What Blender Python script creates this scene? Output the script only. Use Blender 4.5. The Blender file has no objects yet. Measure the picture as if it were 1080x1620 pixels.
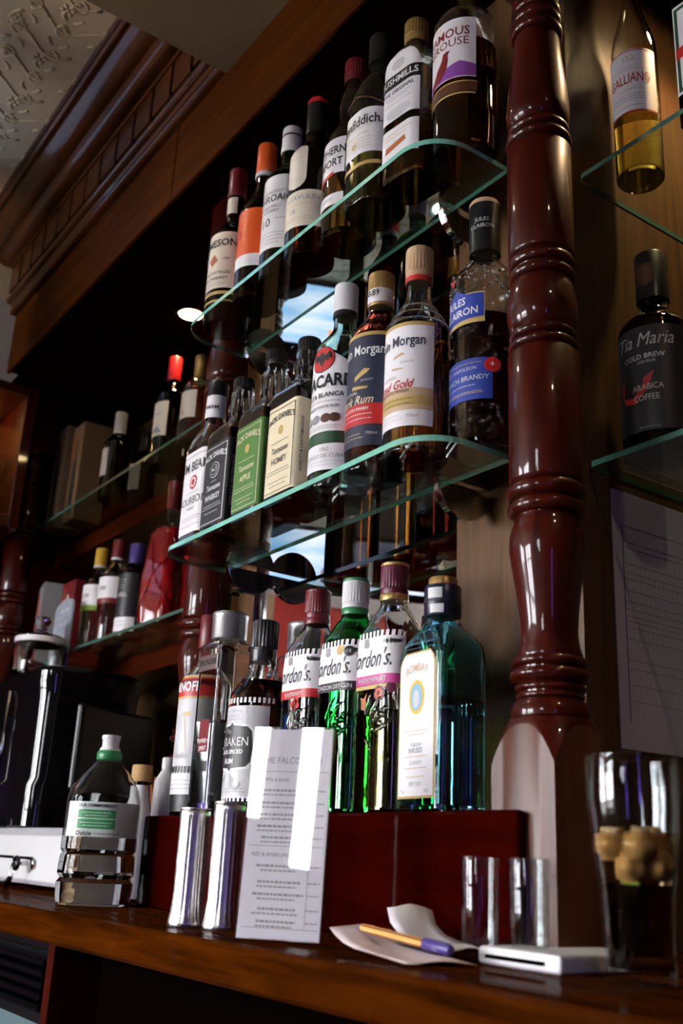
import bpy, bmesh, math, random
from math import sin, cos, pi, radians, sqrt
from mathutils import Vector, Matrix
random.seed(7)
D = bpy.data
SC = bpy.context.scene
COL = SC.collection
Z0 = 1.024                      # camera height above the floor; the counter top lies at 0.95

# ------------------------------------------------------------------ camera
def cam_basis(yaw, pitch, roll):
    f = Vector((-sin(yaw)*cos(pitch), cos(yaw)*cos(pitch), sin(pitch)))
    r0 = f.cross(Vector((0, 0, 1))).normalized(); u0 = r0.cross(f)
    return r0*cos(roll)+u0*sin(roll), -r0*sin(roll)+u0*cos(roll), f
cr, cu, cf = cam_basis(radians(55.2192), radians(18.8964), radians(2.6942))
cam = D.cameras.new('camera'); camo = D.objects.new('camera', cam); COL.objects.link(camo)
cam.sensor_fit = 'VERTICAL'; cam.sensor_height = 36; cam.lens = 1615.36/1620*36
cam.clip_start = .02; cam.clip_end = 60
camo.matrix_world = Matrix(((cr.x, cu.x, -cf.x, 0), (cr.y, cu.y, -cf.y, 0), (cr.z, cu.z, -cf.z, Z0), (0, 0, 0, 1)))
cam.dof.use_dof = True; cam.dof.focus_distance = 1.32; cam.dof.aperture_fstop = 5.6
SC.camera = camo

# ------------------------------------------------------------------ world, exposure, render quality
W = D.worlds.new('World'); SC.world = W; W.use_nodes = True
W.node_tree.nodes['Background'].inputs[0].default_value = (.95, .955, 1.0, 1)     # even overcast sky outside the windows
W.node_tree.nodes['Background'].inputs[1].default_value = 30.0
def portal(x, y, z, w, h, rot):
    l = D.lights.new('window_portal', 'AREA'); l.shape = 'RECTANGLE'; l.size = w; l.size_y = h; l.cycles.is_portal = True
    o = D.objects.new('window_portal', l); COL.objects.link(o); o.location = (x, y, z+Z0); o.rotation_euler = rot
portal(-1.90, -3.14, .45, 1.30, 1.34, (pi/2, 0, pi)); portal(.385, -3.14, 1.185, .17, .73, (pi/2, 0, pi)); portal(.675, -3.14, 1.09, .15, .92, (pi/2, 0, pi)); portal(-3.0, -2.30, .45, 1.36, 1.34, (pi/2, 0, pi/2))
SC.view_settings.view_transform = 'Standard'; SC.view_settings.look = 'None'
SC.view_settings.exposure = 0.65; SC.view_settings.gamma = 1; SC.view_settings.use_curve_mapping = False
cy = SC.cycles
cy.max_bounces = 14; cy.diffuse_bounces = 3; cy.glossy_bounces = 6; cy.transmission_bounces = 12; cy.transparent_max_bounces = 16
cy.caustics_reflective = False; cy.caustics_refractive = False; cy.blur_glossy = .5
cy.sample_clamp_indirect = 6
LAMP_W = 2.2

# ------------------------------------------------------------------ materials
M = {}
def nt(name):
    m = D.materials.new(name); m.use_nodes = True; M[name] = m
    t = m.node_tree; return m, t, t.nodes['Principled BSDF'], t.nodes, t.links
def setp(b, col=None, rough=None, metal=None, trans=None, ior=None, coat=None, spec=None):
    if col is not None: b.inputs['Base Color'].default_value = (*col, 1)
    for k, v in (('Roughness', rough), ('Metallic', metal), ('Transmission Weight', trans), ('IOR', ior), ('Coat Weight', coat), ('Specular IOR Level', spec)):
        if v is not None: b.inputs[k].default_value = v
def plain(name, col, rough=.5, metal=0, coat=None, spec=None, bump=0, bscale=200, var=0):
    m, t, b, N, L = nt(name); setp(b, col, rough, metal, coat=coat, spec=spec)
    if bump or var:
        tc = N.new('ShaderNodeTexCoord'); no = N.new('ShaderNodeTexNoise'); no.inputs['Scale'].default_value = bscale
        L.new(tc.outputs['Object'], no.inputs['Vector'])
        if bump:
            bp = N.new('ShaderNodeBump'); bp.inputs['Strength'].default_value = bump; bp.inputs['Distance'].default_value = .002
            L.new(no.outputs['Fac'], bp.inputs['Height']); L.new(bp.outputs[0], b.inputs['Normal'])
        if var:
            mx = N.new('ShaderNodeMix'); mx.data_type = 'RGBA'
            mx.inputs[6].default_value = (*[c*(1-var) for c in col], 1); mx.inputs[7].default_value = (*[min(1, c*(1+var)) for c in col], 1)
            L.new(no.outputs['Fac'], mx.inputs[0]); L.new(mx.outputs[2], b.inputs['Base Color'])
    return m
def wood(name, c1, c2, rough=.35, coat=.4, axis=0, scale=9, fig=0.0, crough=.12, spec=.15):
    m, t, b, N, L = nt(name); setp(b, None, rough, coat=coat, spec=spec); b.inputs['Coat Roughness'].default_value = crough
    tc = N.new('ShaderNodeTexCoord'); mp = N.new('ShaderNodeMapping')
    s = [scale*6]*3; s[axis] = scale*.45; mp.inputs['Scale'].default_value = s
    n1 = N.new('ShaderNodeTexNoise'); n1.inputs['Detail'].default_value = 6; n1.inputs['Roughness'].default_value = .62; n1.inputs['Scale'].default_value = 1
    n1.inputs['Distortion'].default_value = .6+fig
    L.new(tc.outputs['Object'], mp.inputs['Vector']); L.new(mp.outputs[0], n1.inputs['Vector'])
    rp = N.new('ShaderNodeValToRGB'); rp.color_ramp.elements[0].position = .3; rp.color_ramp.elements[1].position = .72
    rp.color_ramp.elements[0].color = (*c1, 1); rp.color_ramp.elements[1].color = (*c2, 1)
    L.new(n1.outputs['Fac'], rp.inputs[0]); L.new(rp.outputs[0], b.inputs['Base Color'])
    bp = N.new('ShaderNodeBump'); bp.inputs['Strength'].default_value = .12; bp.inputs['Distance'].default_value = .001
    L.new(n1.outputs['Fac'], bp.inputs['Height']); L.new(bp.outputs[0], b.inputs['Normal'])
    return m
def glass(name, col, rough=0.0, ior=1.46):
    m, t, b, N, L = nt(name); setp(b, col, rough, trans=1, ior=ior); return m
def thin(name, tint, refl=1.0, rough=0.0):
    # sheet glass / acrylic: straight transmission plus Fresnel reflection
    m, t, b, N, L = nt(name); N.remove(b); o = N['Material Output']
    tr = N.new('ShaderNodeBsdfTransparent'); tr.inputs[0].default_value = (*tint, 1)
    gl = N.new('ShaderNodeBsdfGlossy'); gl.inputs['Roughness'].default_value = rough; gl.inputs['Color'].default_value = (refl, refl, refl, 1)
    fr = N.new('ShaderNodeFresnel'); ge = N.new('ShaderNodeNewGeometry'); io = N.new('ShaderNodeMapRange')
    io.inputs['To Min'].default_value = 1.5; io.inputs['To Max'].default_value = 1/1.5   # same reflectance on both faces of the sheet
    L.new(ge.outputs['Backfacing'], io.inputs['Value']); L.new(io.outputs[0], fr.inputs[0])
    mx = N.new('ShaderNodeMixShader'); L.new(fr.outputs[0], mx.inputs[0]); L.new(tr.outputs[0], mx.inputs[1]); L.new(gl.outputs[0], mx.inputs[2])
    L.new(mx.outputs[0], o.inputs[0]); return m
def emis(name, col, s):
    m, t, b, N, L = nt(name); setp(b, (0, 0, 0), .3); b.inputs['Emission Color'].default_value = (*col, 1); b.inputs['Emission Strength'].default_value = s; return m

wood('mahogany_z', (.020, .0012, .0003), (.075, .0055, .001), .4, .55, axis=2, crough=.05, spec=.1)
wood('plinth_wood', (.045, .012, .005), (.12, .036, .015), .38, .14, axis=2, crough=.32, spec=.3)
wood('back_wood', (.035, .018, .006), (.09, .05, .018), .5, .1, axis=2, scale=5, fig=1.5, crough=.3)
wood('mahogany_x', (.028, .003, .0006), (.085, .012, .002), .3, .35, axis=0)
wood('mahogany_y', (.03, .005, .0015), (.085, .016, .005), .3, .4, axis=1)
wood('dark_red_wood', (.016, .0006, .0003), (.034, .0012, .0004), .6, .07, axis=0, crough=.04, spec=.0)
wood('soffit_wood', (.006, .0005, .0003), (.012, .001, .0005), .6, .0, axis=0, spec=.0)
wood('cornice_wood', (.055, .014, .002), (.12, .032, .005), .3, .38, axis=0)
wood('fascia_wood', (.045, .010, .0006), (.095, .026, .002), .6, .0, axis=0, scale=7, crough=.3, spec=.03)
wood('counter_wood', (.014, .0028, .0002), (.082, .018, .001), .5, .07, axis=0, scale=11, crough=.06, spec=.0)
wood('ply_panel', (.07, .034, .015), (.15, .075, .032), .45, .08, axis=2, scale=5, fig=2.2, crough=.3)
wood('oak', (.22, .09, .025), (.42, .20, .06), .5, .1, axis=2, scale=6)
plain('ceiling_paper', (.74, .58, .37), .5, bump=.25, bscale=160, var=.08)
plain('beam_paint', (.22, .15, .08), .75, bump=.15, bscale=120, var=.12)
plain('pale_paper', (.62, .57, .52), .65, bump=.35, bscale=90, var=.12)
plain('red_paint', (.62, .025, .012), .5); plain('cream_paint', (.75, .55, .3), .5); plain('white_paint', (.78, .78, .78), .5)
plain('room_wall', (.055, .032, .02), .8, var=.1, bscale=3); plain('floor_mat', (.035, .018, .010), .5, var=.3, bscale=6)
m, t, b, N, L = nt('mirror'); setp(b, (.9, .9, .9), .0, 1)
plain('chrome', (.75, .75, .76), .1, 1); plain('satin_nickel', (.5, .49, .48), .28, 1)
# brushed steel: fine vertical streaks
m, t, b, N, L = nt('brushed_steel'); setp(b, (.62, .6, .58), .26, 1)
tc = N.new('ShaderNodeTexCoord'); mp = N.new('ShaderNodeMapping'); mp.inputs['Scale'].default_value = (900, 900, 6)
no = N.new('ShaderNodeTexNoise'); bp = N.new('ShaderNodeBump'); bp.inputs['Strength'].default_value = .22; bp.inputs['Distance'].default_value = .0006
L.new(tc.outputs['Object'], mp.inputs[0]); L.new(mp.outputs[0], no.inputs['Vector']); L.new(no.outputs['Fac'], bp.inputs['Height']); L.new(bp.outputs[0], b.inputs['Normal'])
plain('black_plastic', (.008, .008, .009), .25); plain('black_gloss', (.004, .004, .005), .06, coat=.5); plain('black_matte', (.002, .001, .0008), .9, spec=.0)
plain('white_plastic', (.75, .75, .76), .35); plain('grey_metal', (.5, .5, .53), .4, .2); plain('silver_cap', (.42, .41, .42), .38, .85)
plain('white_label', (.86, .85, .87), .42); plain('cream_label', (.80, .74, .60), .5); plain('paper', (.84, .82, .86), .6); plain('pink_paper', (.75, .62, .62), .6)
for nm, c in dict(black=(.012, .011, .012), red=(.55, .02, .02), dkred=(.20, .012, .016), gold=(.55, .38, .12), navy=(.02, .026, .055), blue=(.02, .05, .33), green=(.05, .15, .035),
                  dkgreen=(.015, .07, .03), orange=(.75, .095, .012), grey=(.32, .32, .33), ltgrey=(.6, .6, .62), purple=(.26, .07, .36), plum=(.11, .008, .032), tan=(.62, .45, .28),
                  yellow=(.8, .52, .06), magenta=(.6, .07, .3), brown=(.09, .03, .012), honey=(.78, .68, .46), applegreen=(.075, .2, .035), white=(.85, .85, .86), bone=(.72, .66, .56),
                  indigo=(.05, .03, .2), lime=(.3, .5, .06), rust=(.45, .12, .03), skyblue=(.25, .5, .7), cardboard=(.22, .13, .06), midgreen=(.04, .3, .1), lilac=(.5, .44, .62)).items():
    plain('ink_'+nm, c, .42)
plain('cap_red', (.6, .02, .025), .3); plain('cap_dkred', (.16, .012, .018), .35); plain('cap_orange', (.8, .11, .015), .35); plain('cap_white', (.78, .77, .78), .35)
plain('cap_black', (.01, .01, .011), .3); plain('cap_gold', (.42, .27, .09), .35, .5); plain('cap_tan', (.55, .36, .2), .4); plain('cap_plum', (.12, .01, .035), .35)
plain('cap_yellow', (.75, .45, .05), .35); plain('cap_green', (.02, .22, .07), .35); plain('cap_navy', (.012, .014, .04), .3); plain('cork', (.5, .3, .12), .7, var=.2, bscale=300)
glass('clear_glass', (.96, .98, .97)); glass('green_glass', (.05, .22, .07)); glass('gin_green_glass', (.10, .62, .22)); glass('blue_glass', (.42, .82, .95)); glass('dark_green_glass', (.03, .10, .035))
glass('brown_glass', (.12, .05, .015)); glass('pale_green_glass', (.72, .9, .78)); glass('frost_glass', (.75, .77, .78), .28)
glass('water', (.93, .96, .98), ior=1.33); glass('whisky', (.55, .19, .035), ior=1.36); glass('amber', (.62, .32, .08), ior=1.36); glass('dark_rum', (.12, .02, .012), ior=1.36)
glass('red_liquor', (.75, .02, .02), ior=1.36); glass('gin_liquid', (.92, .95, .84), ior=1.36); glass('yellow_gin', (.80, .78, .22), ior=1.36); glass('cola', (.10, .025, .008), ior=1.34); glass('diluted_cola', (.80, .55, .26), ior=1.34); plain('ice', (.55, .37, .19), .2)
glass('galliano_yellow', (.85, .75, .18), ior=1.36); glass('pet', (.95, .97, .98), ior=1.2)
m, t, b, N, L = nt('red_glow'); setp(b, (.72, .010, .016), .06, trans=.7, ior=1.36)
thin('shelf_glass', (.86, .94, .90), 1); thin('tumbler_glass', (.93, .95, .95), .75); thin('melt', (.93, .80, .60), .4); thin('acrylic', (.97, .97, .98), 1)
plain('glass_edge', (.22, .58, .45), .12, coat=.5); plain('dark_edge', (.05, .13, .10), .15)  # glass_edge: bright teal paints in the light guided through the sheet
thin('daylight', (.95, .95, .95), .6); emis('lamp_glow', (1, .72, .36), 30)
emis('fridge_glow', (.6, .75, .9), .3); emis('violet_glow', (.26, .15, 1.0), 9)
# television picture: pale blue sky with white cloud bands
m, t, b, N, L = nt('screen_picture'); setp(b, (0, 0, 0), .2)
tc = N.new('ShaderNodeTexCoord'); mp = N.new('ShaderNodeMapping'); mp.inputs['Scale'].default_value = (3, 3, 14)
no = N.new('ShaderNodeTexNoise'); no.inputs['Scale'].default_value = 1.2; no.inputs['Detail'].default_value = 3
rp = N.new('ShaderNodeValToRGB'); rp.color_ramp.elements[0].color = (.13, .42, .85, 1); rp.color_ramp.elements[1].color = (.75, .78, 1, 1)
rp.color_ramp.elements[0].position = .35; rp.color_ramp.elements[1].position = .65
L.new(tc.outputs['Object'], mp.inputs[0]); L.new(mp.outputs[0], no.inputs['Vector']); L.new(no.outputs['Fac'], rp.inputs[0]); L.new(rp.outputs[0], b.inputs['Emission Color']); b.inputs['Emission Strength'].default_value = .95

# ------------------------------------------------------------------ mesh helpers
def mesh_obj(name, verts, faces, mat, parent=None, smooth=False, loc=None):
    me = D.meshes.new(name); me.from_pydata([tuple(v) for v in verts], [], faces); me.update()
    return obj_from(name, me, mat, parent, smooth, loc)
def obj_from(name, me, mat, parent=None, smooth=False, loc=None, sharp=None):
    if isinstance(mat, (list, tuple)):
        for mm in mat: me.materials.append(M[mm])
    elif mat: me.materials.append(M[mat])
    if smooth:
        for p in me.polygons: p.use_smooth = True
        if sharp is not None: me.set_sharp_from_angle(angle=radians(sharp))
    o = D.objects.new(name, me); COL.objects.link(o)
    if parent is not None: o.parent = parent
    if loc is not None: o.location = loc
    return o
def tag(o, label=None, cat=None, group=None, kind=None):
    for k, v in (('label', label), ('category', cat), ('group', group), ('kind', kind)):
        if v: o[k] = v
    return o
def empty(name, loc, rz=0, label=None, cat=None, group=None, kind=None):
    o = D.objects.new(name, None); COL.objects.link(o); o.location = (loc[0], loc[1], loc[2]+Z0); o.rotation_euler = (0, 0, rz)
    o.empty_display_size = .05
    return tag(o, label, cat, group, kind)
def bm_obj(name, bm, mat, parent=None, smooth=False, loc=None, sharp=None):
    me = D.meshes.new(name); bm.to_mesh(me); bm.free(); return obj_from(name, me, mat, parent, smooth, loc, sharp)
def box_bm(x0, x1, y0, y1, z0, z1, bev=0, seg=2, bm=None):
    own = bm is None; bm = bm or bmesh.new()
    vs = [bm.verts.new((x, y, z)) for x in (x0, x1) for y in (y0, y1) for z in (z0, z1)]
    fs = [bm.faces.new([vs[i] for i in q]) for q in ((0, 1, 3, 2), (4, 6, 7, 5), (0, 4, 5, 1), (2, 3, 7, 6), (0, 2, 6, 4), (1, 5, 7, 3))]
    if bev:
        es = list({e for f in fs for e in f.edges}); bmesh.ops.bevel(bm, geom=es, offset=bev, segments=seg, affect='EDGES', profile=.5)
    return bm
def box(name, x0, x1, y0, y1, z0, z1, mat, parent=None, bev=0, seg=2):
    o = bm_obj(name, box_bm(x0, x1, y0, y1, z0, z1, bev, seg), mat, parent, bool(bev), sharp=15)
    if parent is None: o.location.z = Z0
    return o
def struct(o): o['kind'] = 'structure'; return o
def prism(name, prof, x0, x1, mat, parent=None, smooth=False, sharp=30):
    # profile in (y,z) swept along x
    n = len(prof); v = [(x, y, z) for x in (x0, x1) for (y, z) in prof]
    f = [(i, (i+1) % n, n+(i+1) % n, n+i) for i in range(n)]+[tuple(range(n))[::-1], tuple(range(n, 2*n))]
    me = D.meshes.new(name); me.from_pydata(v, [], f); bm = bmesh.new(); bm.from_mesh(me); bmesh.ops.recalc_face_normals(bm, faces=bm.faces); bm.to_mesh(me); bm.free()
    o = obj_from(name, me, mat, parent, smooth, sharp=sharp)
    if parent is None: o.location.z = Z0
    return o
# sections: (z, half width, half depth, corner radius); a circle has all three equal
def ring(sec, n=8):
    z, a, b, rc = sec; rc = min(rc, a, b); pts = []
    for q, (sx, sy) in enumerate(((1, -1), (1, 1), (-1, 1), (-1, -1))):
        cx, cyy = sx*(a-rc), sy*(b-rc); a0 = -pi/2+q*pi/2
        for i in range(n):
            t = a0+(pi/2)*(i+.5)/n if rc >= min(a, b)*.999 and a == b else a0+(pi/2)*i/(n-1)
            pts.append((cx+rc*cos(t), cyy+rc*sin(t), z))
    return pts
def loft_bm(secs, n=8, inner=None):
    bm = bmesh.new(); loops = []
    for s in secs+(inner or []):
        loops.append([bm.verts.new(p) for p in ring(s, n)])
    k = 4*n
    for A, B in zip(loops, loops[1:]):
        for i in range(k): bm.faces.new((A[i], A[(i+1) % k], B[(i+1) % k], B[i]))
    bm.faces.new(loops[0][::-1]); bm.faces.new(loops[-1])
    bmesh.ops.recalc_face_normals(bm, faces=bm.faces)
    return bm
def R_(prof): return [(z, r, r, r) for (r, z) in prof]          # lathe profile (r,z) -> sections
def lathe(name, prof, mat, parent=None, n=8, loc=None, sharp=40, inner=None):
    return bm_obj(name, loft_bm(R_(prof), n, R_(inner) if inner else None), mat, parent, True, loc, sharp)
def loft(name, secs, mat, parent=None, n=8, loc=None, sharp=40, inner=None):
    o = bm_obj(name, loft_bm(secs, n, inner), mat, parent, True, loc, sharp)
    if any(min(q[1], q[2])-q[3] > .002 for q in secs): w = o.modifiers.new('flat_faces', 'WEIGHTED_NORMAL'); w.keep_sharp = True; w.weight = 80
    return o
def tube_bm(pts, r, n=8, bm=None, closed=False, flat=1.0):
    bm = bm or bmesh.new(); pts = [Vector(p) for p in pts]; loops = []
    for i, p in enumerate(pts):
        a = pts[i-1] if (i or closed) else p; c = pts[(i+1) % len(pts)] if (i+1 < len(pts) or closed) else p
        d = (c-a).normalized(); u = d.cross(Vector((0, 0, 1)))
        if u.length < .05: u = d.cross(Vector((1, 0, 0)))
        u.normalize(); w = d.cross(u); rr = r[i] if isinstance(r, (list, tuple)) else r
        loops.append([bm.verts.new(p+rr*(u*cos(2*pi*j/n)+w*flat*sin(2*pi*j/n))) for j in range(n)])
    prs = list(zip(loops, loops[1:]))+([(loops[-1], loops[0])] if closed else [])
    for A, B in prs:
        for j in range(n): bm.faces.new((A[j], A[(j+1) % n], B[(j+1) % n], B[j]))
    if not closed: bm.faces.new(loops[0][::-1]); bm.faces.new(loops[-1])
    return bm
def knurl(name, r, z0, z1, mat, parent, n=24, amp=.0006, groove=True):
    # ridged screw cap
    bm = bmesh.new(); k = n*2; loops = []; h = z1-z0
    zs = [(z0, r*.985, 0), (z0+.0008, r, 0), (z0+h*.28, r, 0), (z0+h*.3, r*.96, 0), (z0+h*.33, r*.96, 0), (z0+h*.35, r, amp), (z1-.003, r, amp), (z1-.001, r*.98, 0), (z1, r*.9, 0)]
    for z, rr, a in zs:
        loops.append([bm.verts.new(((rr+(a if i % 2 else -a))*cos(pi*i/n), (rr+(a if i % 2 else -a))*sin(pi*i/n), z)) for i in range(k)])
    for A, B in zip(loops, loops[1:]):
        for i in range(k): bm.faces.new((A[i], A[(i+1) % k], B[(i+1) % k], B[i]))
    bm.faces.new(loops[0][::-1]); bm.faces.new(loops[-1]); bmesh.ops.recalc_face_normals(bm, faces=bm.faces)
    return bm_obj(name, bm, mat, parent, True, sharp=30)

# ------------------------------------------------------------------ lettering
_tc = {}
def text2d(s, size, shear=0, bold=0, xs=1.0):
    key = (s, shear, bold)
    if key not in _tc:
        cu_ = D.curves.new('t', 'FONT'); cu_.body = s; cu_.size = 1; cu_.align_x = 'CENTER'; cu_.align_y = 'CENTER'; cu_.shear = shear; cu_.offset = bold; cu_.resolution_u = 2; cu_.fill_mode = 'FRONT'
        o = D.objects.new('t', cu_); COL.objects.link(o)
        me = D.meshes.new_from_object(o.evaluated_get(bpy.context.evaluated_depsgraph_get()))
        _tc[key] = ([v.co.to_2d() for v in me.vertices], [tuple(p.vertices) for p in me.polygons])
        D.objects.remove(o); D.curves.remove(cu_); D.meshes.remove(me)
    v, f = _tc[key]
    return [(p.x*size*xs, p.y*size) for p in v], f
class Bottle:
    def __init__(self, name, loc, rz, label, cat, group, secs):
        self.root = empty(name, loc, rz, label, cat, group); self.secs = secs; self.tab = {}
    def sec(self, z):
        S = self.secs
        if z <= S[0][0]: return S[0]
        for A, B in zip(S, S[1:]):
            if z <= B[0]:
                t = 0 if B[0] == A[0] else (z-A[0])/(B[0]-A[0]); return tuple(A[i]+(B[i]-A[i])*t for i in range(4))
        return S[-1]
    def pt(self, s, z, off):
        z_, a, b, rc = self.sec(z); rc = min(rc, a, b)-1e-9
        sg = 1 if s >= 0 else -1; s = abs(s); fx, fy = a-rc, b-rc
        if s <= fx: x, y, nx, ny = s, -b, 0, -1
        elif s <= fx+rc*pi/2:
            t = (s-fx)/max(rc, 1e-9); nx, ny = sin(t), -cos(t); x, y = fx+rc*nx, -fy+rc*ny
        elif s <= fx+rc*pi/2+2*fy:
            x, y, nx, ny = a, -fy+(s-fx-rc*pi/2), 1, 0
        else:
            t = min(pi/2, (s-fx-rc*pi/2-2*fy)/max(rc, 1e-9)); nx, ny = cos(t), sin(t); x, y = fx+rc*nx, fy+rc*ny
        return (sg*(x+off*nx), y+off*ny, z)
    def glassware(self, gmat, liq=None, level=None, t=.0028, base=.006, n=8, secs=None):
        S = secs or self.secs
        top = S[-1][0]; zs = [base]+[s[0] for s in S if s[0] > base+.003 and s[0] < top]+[top]
        def inn(z):
            q = self.sec(z) if secs is None else Bottle.sec(type('q', (), {'secs': S})(), z)
            return (z, max(q[1]-t, .002), max(q[2]-t, .002), max(q[3]-t, .0015))
        I = [inn(z) for z in zs]
        loft('glass_body', S, gmat, self.root, n, inner=I[::-1], sharp=35)
        if liq:
            zl = [z for z in zs if z < level-.002]+[level]
            LQ = [(lambda q: (q[0], q[1]+.0004, q[2]+.0004, q[3]+.0004))(inn(z)) for z in zl]
            LQ[0] = (LQ[0][0]-.0004,)+LQ[0][1:]
            loft('liquid', LQ, liq, self.root, n, sharp=35)
    def patch(self, name, mat, z0, z1, w, s0=0, off=.0005, parent=None, ns=None, nz=None, label=None):
        # w: half width, a number or a function of z -> half width or (left,right)
        fn = w if callable(w) else (lambda z: w)
        curved = callable(w); nz = nz or (14 if curved else max(2, int((z1-z0)/.03)+1)); ns = ns or 20
        v, f = [], []
        for j in range(nz+1):
            z = z0+(z1-z0)*j/nz; q = fn(z); l, r = (-q, q) if not isinstance(q, tuple) else q
            for i in range(ns+1): v.append(self.pt(s0+l+(r-l)*i/ns, z, off))
        for j in range(nz):
            for i in range(ns): a = j*(ns+1)+i; f.append((a, a+1, a+ns+2, a+ns+1))
        o = mesh_obj(name, v, f, mat, parent or self.root, True)
        if label: o['label'] = label
        return o
    def disc(self, name, mat, s0, zc, r, parent, off=.0009, rz=None):
        rz = rz or r
        return self.patch(name, mat, zc-rz, zc+rz, lambda z: max(1e-5, r*sqrt(max(0, 1-((z-zc)/rz)**2))), s0, off, parent, ns=16, nz=14)
    def poly(self, name, mat, pts, parent, off=.0009):
        # free outline in (s,z), cut into strips and wrapped
        bm = bmesh.new(); bm.faces.new([bm.verts.new((p[0], p[1], 0)) for p in pts])
        bmesh.ops.triangulate(bm, faces=bm.faces); return self._wrap(name, bm, mat, parent, off)
    def _wrap(self, name, bm, mat, parent, off):
        xs = [v.co.x for v in bm.verts]
        if xs:
            x0, x1 = min(xs), max(xs); k = int((x1-x0)/.0045)
            for i in range(1, k+1):
                bmesh.ops.bisect_plane(bm, geom=bm.verts[:]+bm.edges[:]+bm.faces[:], plane_co=(x0+(x1-x0)*i/(k+1), 0, 0), plane_no=(1, 0, 0))
        for v in bm.verts: v.co = self.pt(v.co.x, v.co.y, off)
        return bm_obj(name, bm, mat, parent)
    def text(self, mat, items, parent, off=.0010, name='lettering'):
        # items: (string, s, z, size[, dict(shear,bold,xs,rot,arc)]); every line of print is an object
        for it in items:
            bm = bmesh.new(); s, s0, z0, size = it[:4]; k = it[4] if len(it) > 4 else {}
            v, f = text2d(s, size, k.get('shear', 0), k.get('bold', 0), k.get('xs', 1)); ro = k.get('rot', 0); ar = k.get('arc', 0)
            bv = []
            for x, y in v:
                if ar: y += -ar*x*x
                if ro: x, y = x*cos(ro)-y*sin(ro), x*sin(ro)+y*cos(ro)
                bv.append(bm.verts.new((s0+x, z0+y, 0)))
            for q in f:
                try: bm.faces.new([bv[i] for i in q])
                except ValueError: pass
            self._wrap(name, bm, mat, parent, off)
    def lines(self, mat, rows, parent, off=.0010, name='fine_print', h=.0009):
        # rows of fine print too small to read: (s0, z, half width)
        bm = bmesh.new()
        for s0, z, w in rows:
            x = s0-w
            while x < s0+w:
                L_ = random.uniform(.002, .005); x1 = min(x+L_, s0+w)
                bm.faces.new([bm.verts.new(p) for p in ((x, z-h/2, 0), (x1, z-h/2, 0), (x1, z+h/2, 0), (x, z+h/2, 0))]); x = x1+.0009
        for v in bm.verts: v.co = self.pt(v.co.x, v.co.y, off)
        o = bm_obj(name, bm, mat, parent); o['kind'] = 'stuff'; return o
    def cap(self, prof, mat, name='cap', n=8): return lathe(name, prof, mat, self.root, n)
def prof_round(R, hb, hs, rn, ht, lip=True, base=.9, power=1.0, bulge=0):
    S = [(0, R*base), (.0025, R*.985), (.006, R), (hb*.5, R+bulge), (hb, R)]
    for i in range(1, 9):
        t = i/8; k = (1-cos(pi*t))/2; k = k**power
        S.append((hb+(hs-hb)*t, R+(rn-R)*k))
    S += [(ht, rn)]
    return [(z, r, r, r) for z, r in S]
def prof_square(a, b, rc, hb, hs, rn, ht, base=.94):
    S = [(0, a*base, b*base, rc), (.004, a, b, rc), (hb, a, b, rc)]
    for i in range(1, 7):
        t = i/6; k = (1-cos(pi*t))/2
        A, B = a+(rn-a)*k, b+(rn-b)*k; S.append((hb+(hs-hb)*t, A, B, rc+(rn-rc)*min(1, t*1.2)))
    S.append((ht, rn, rn, rn)); return S

# ------------------------------------------------------------------ levels (relative to the camera) and the room shell
ZC, ZL, ZM, ZU = -.074, .0524, .4467, .8387      # counter, riser top, middle and upper glass shelves
YC, YL, YM = .50, .69, .8365                      # counter front, riser front, mirror plane
XE = -2.95
def sbox(name, *a, **k): return struct(box(name, *a, **k))
sbox('floor', XE, 2.3, -3.1, 1.2, -Z0-.05, -Z0, 'floor_mat')
sbox('ceiling', XE, -1.42, -3.1, 1.2, 1.62, 1.68, 'ceiling_paper')
bm_ = sbox('trim_1', -1.42, 2.3, -3.1, .675, 1.39, 1.68, 'beam_paint'); sbox('trim_10', -1.42, 2.3, .675, 1.2, 1.39, 1.68, 'beam_paint'); bm_['label'] = 'grey painted boxed-in lower ceiling over the bar'
plain('pavement', (.30, .285, .265), .8, var=.2, bscale=2)
sbox('ground', -45, 45, -60, 30, -Z0-.35, -Z0-.06, 'pavement')['label'] = 'grey pavement outside the windows'
sbox('wall_back', XE, 2.3, 1.12, 1.2, -Z0, 1.68, 'back_wood')
sbox('trim_8', -2.90, -2.87, .78, 1.12, ZC, 1.222, 'dark_red_wood')
# end wall: pale paper above a white rail, red and dark panels below, and a wide window
we = struct(empty('wall_left', (XE, 0, 0)))
def wbox(y0, y1, z0, z1, mat, nm='panel', x1=XE): return box(nm, -.08, x1-XE, y0, y1, z0, z1, mat, we)
for a_, b_ in ((-1.62, 1.12),):
    wbox(a_, b_, .965, 1.62, 'pale_paper', 'wallpaper'); wbox(a_, b_, .86, .965, 'white_paint', 'rail', XE+.02)
wbox(-3.1, -2.98, -Z0, 1.62, 'room_wall', 'wall_panel')
wbox(-2.98, -1.62, 1.12, 1.62, 'pale_paper', 'wallpaper'); wbox(-2.98, -1.62, -Z0, -.22, 'dark_red_wood', 'wood_panel')
wbox(-.5, .5, .55, .86, 'red_paint', 'painted_panel'); wbox(-.5, .5, -Z0, .55, 'dark_red_wood', 'wood_panel'); wbox(.5, 1.12, -Z0, .86, 'dark_red_wood', 'wood_panel'); wbox(-.84, -.5, -Z0, .86, 'dark_red_wood', 'wood_panel')
wbox(-1.62, -.84, -Z0, .86, 'dark_red_wood', 'wood_panel')
wbox(-.105, -.06, .55, .86, 'cream_paint', 'cream_strip', XE+.012); wbox(-.52, -.50, -Z0, .86, 'white_paint', 'white_strip', XE+.012)
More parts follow.
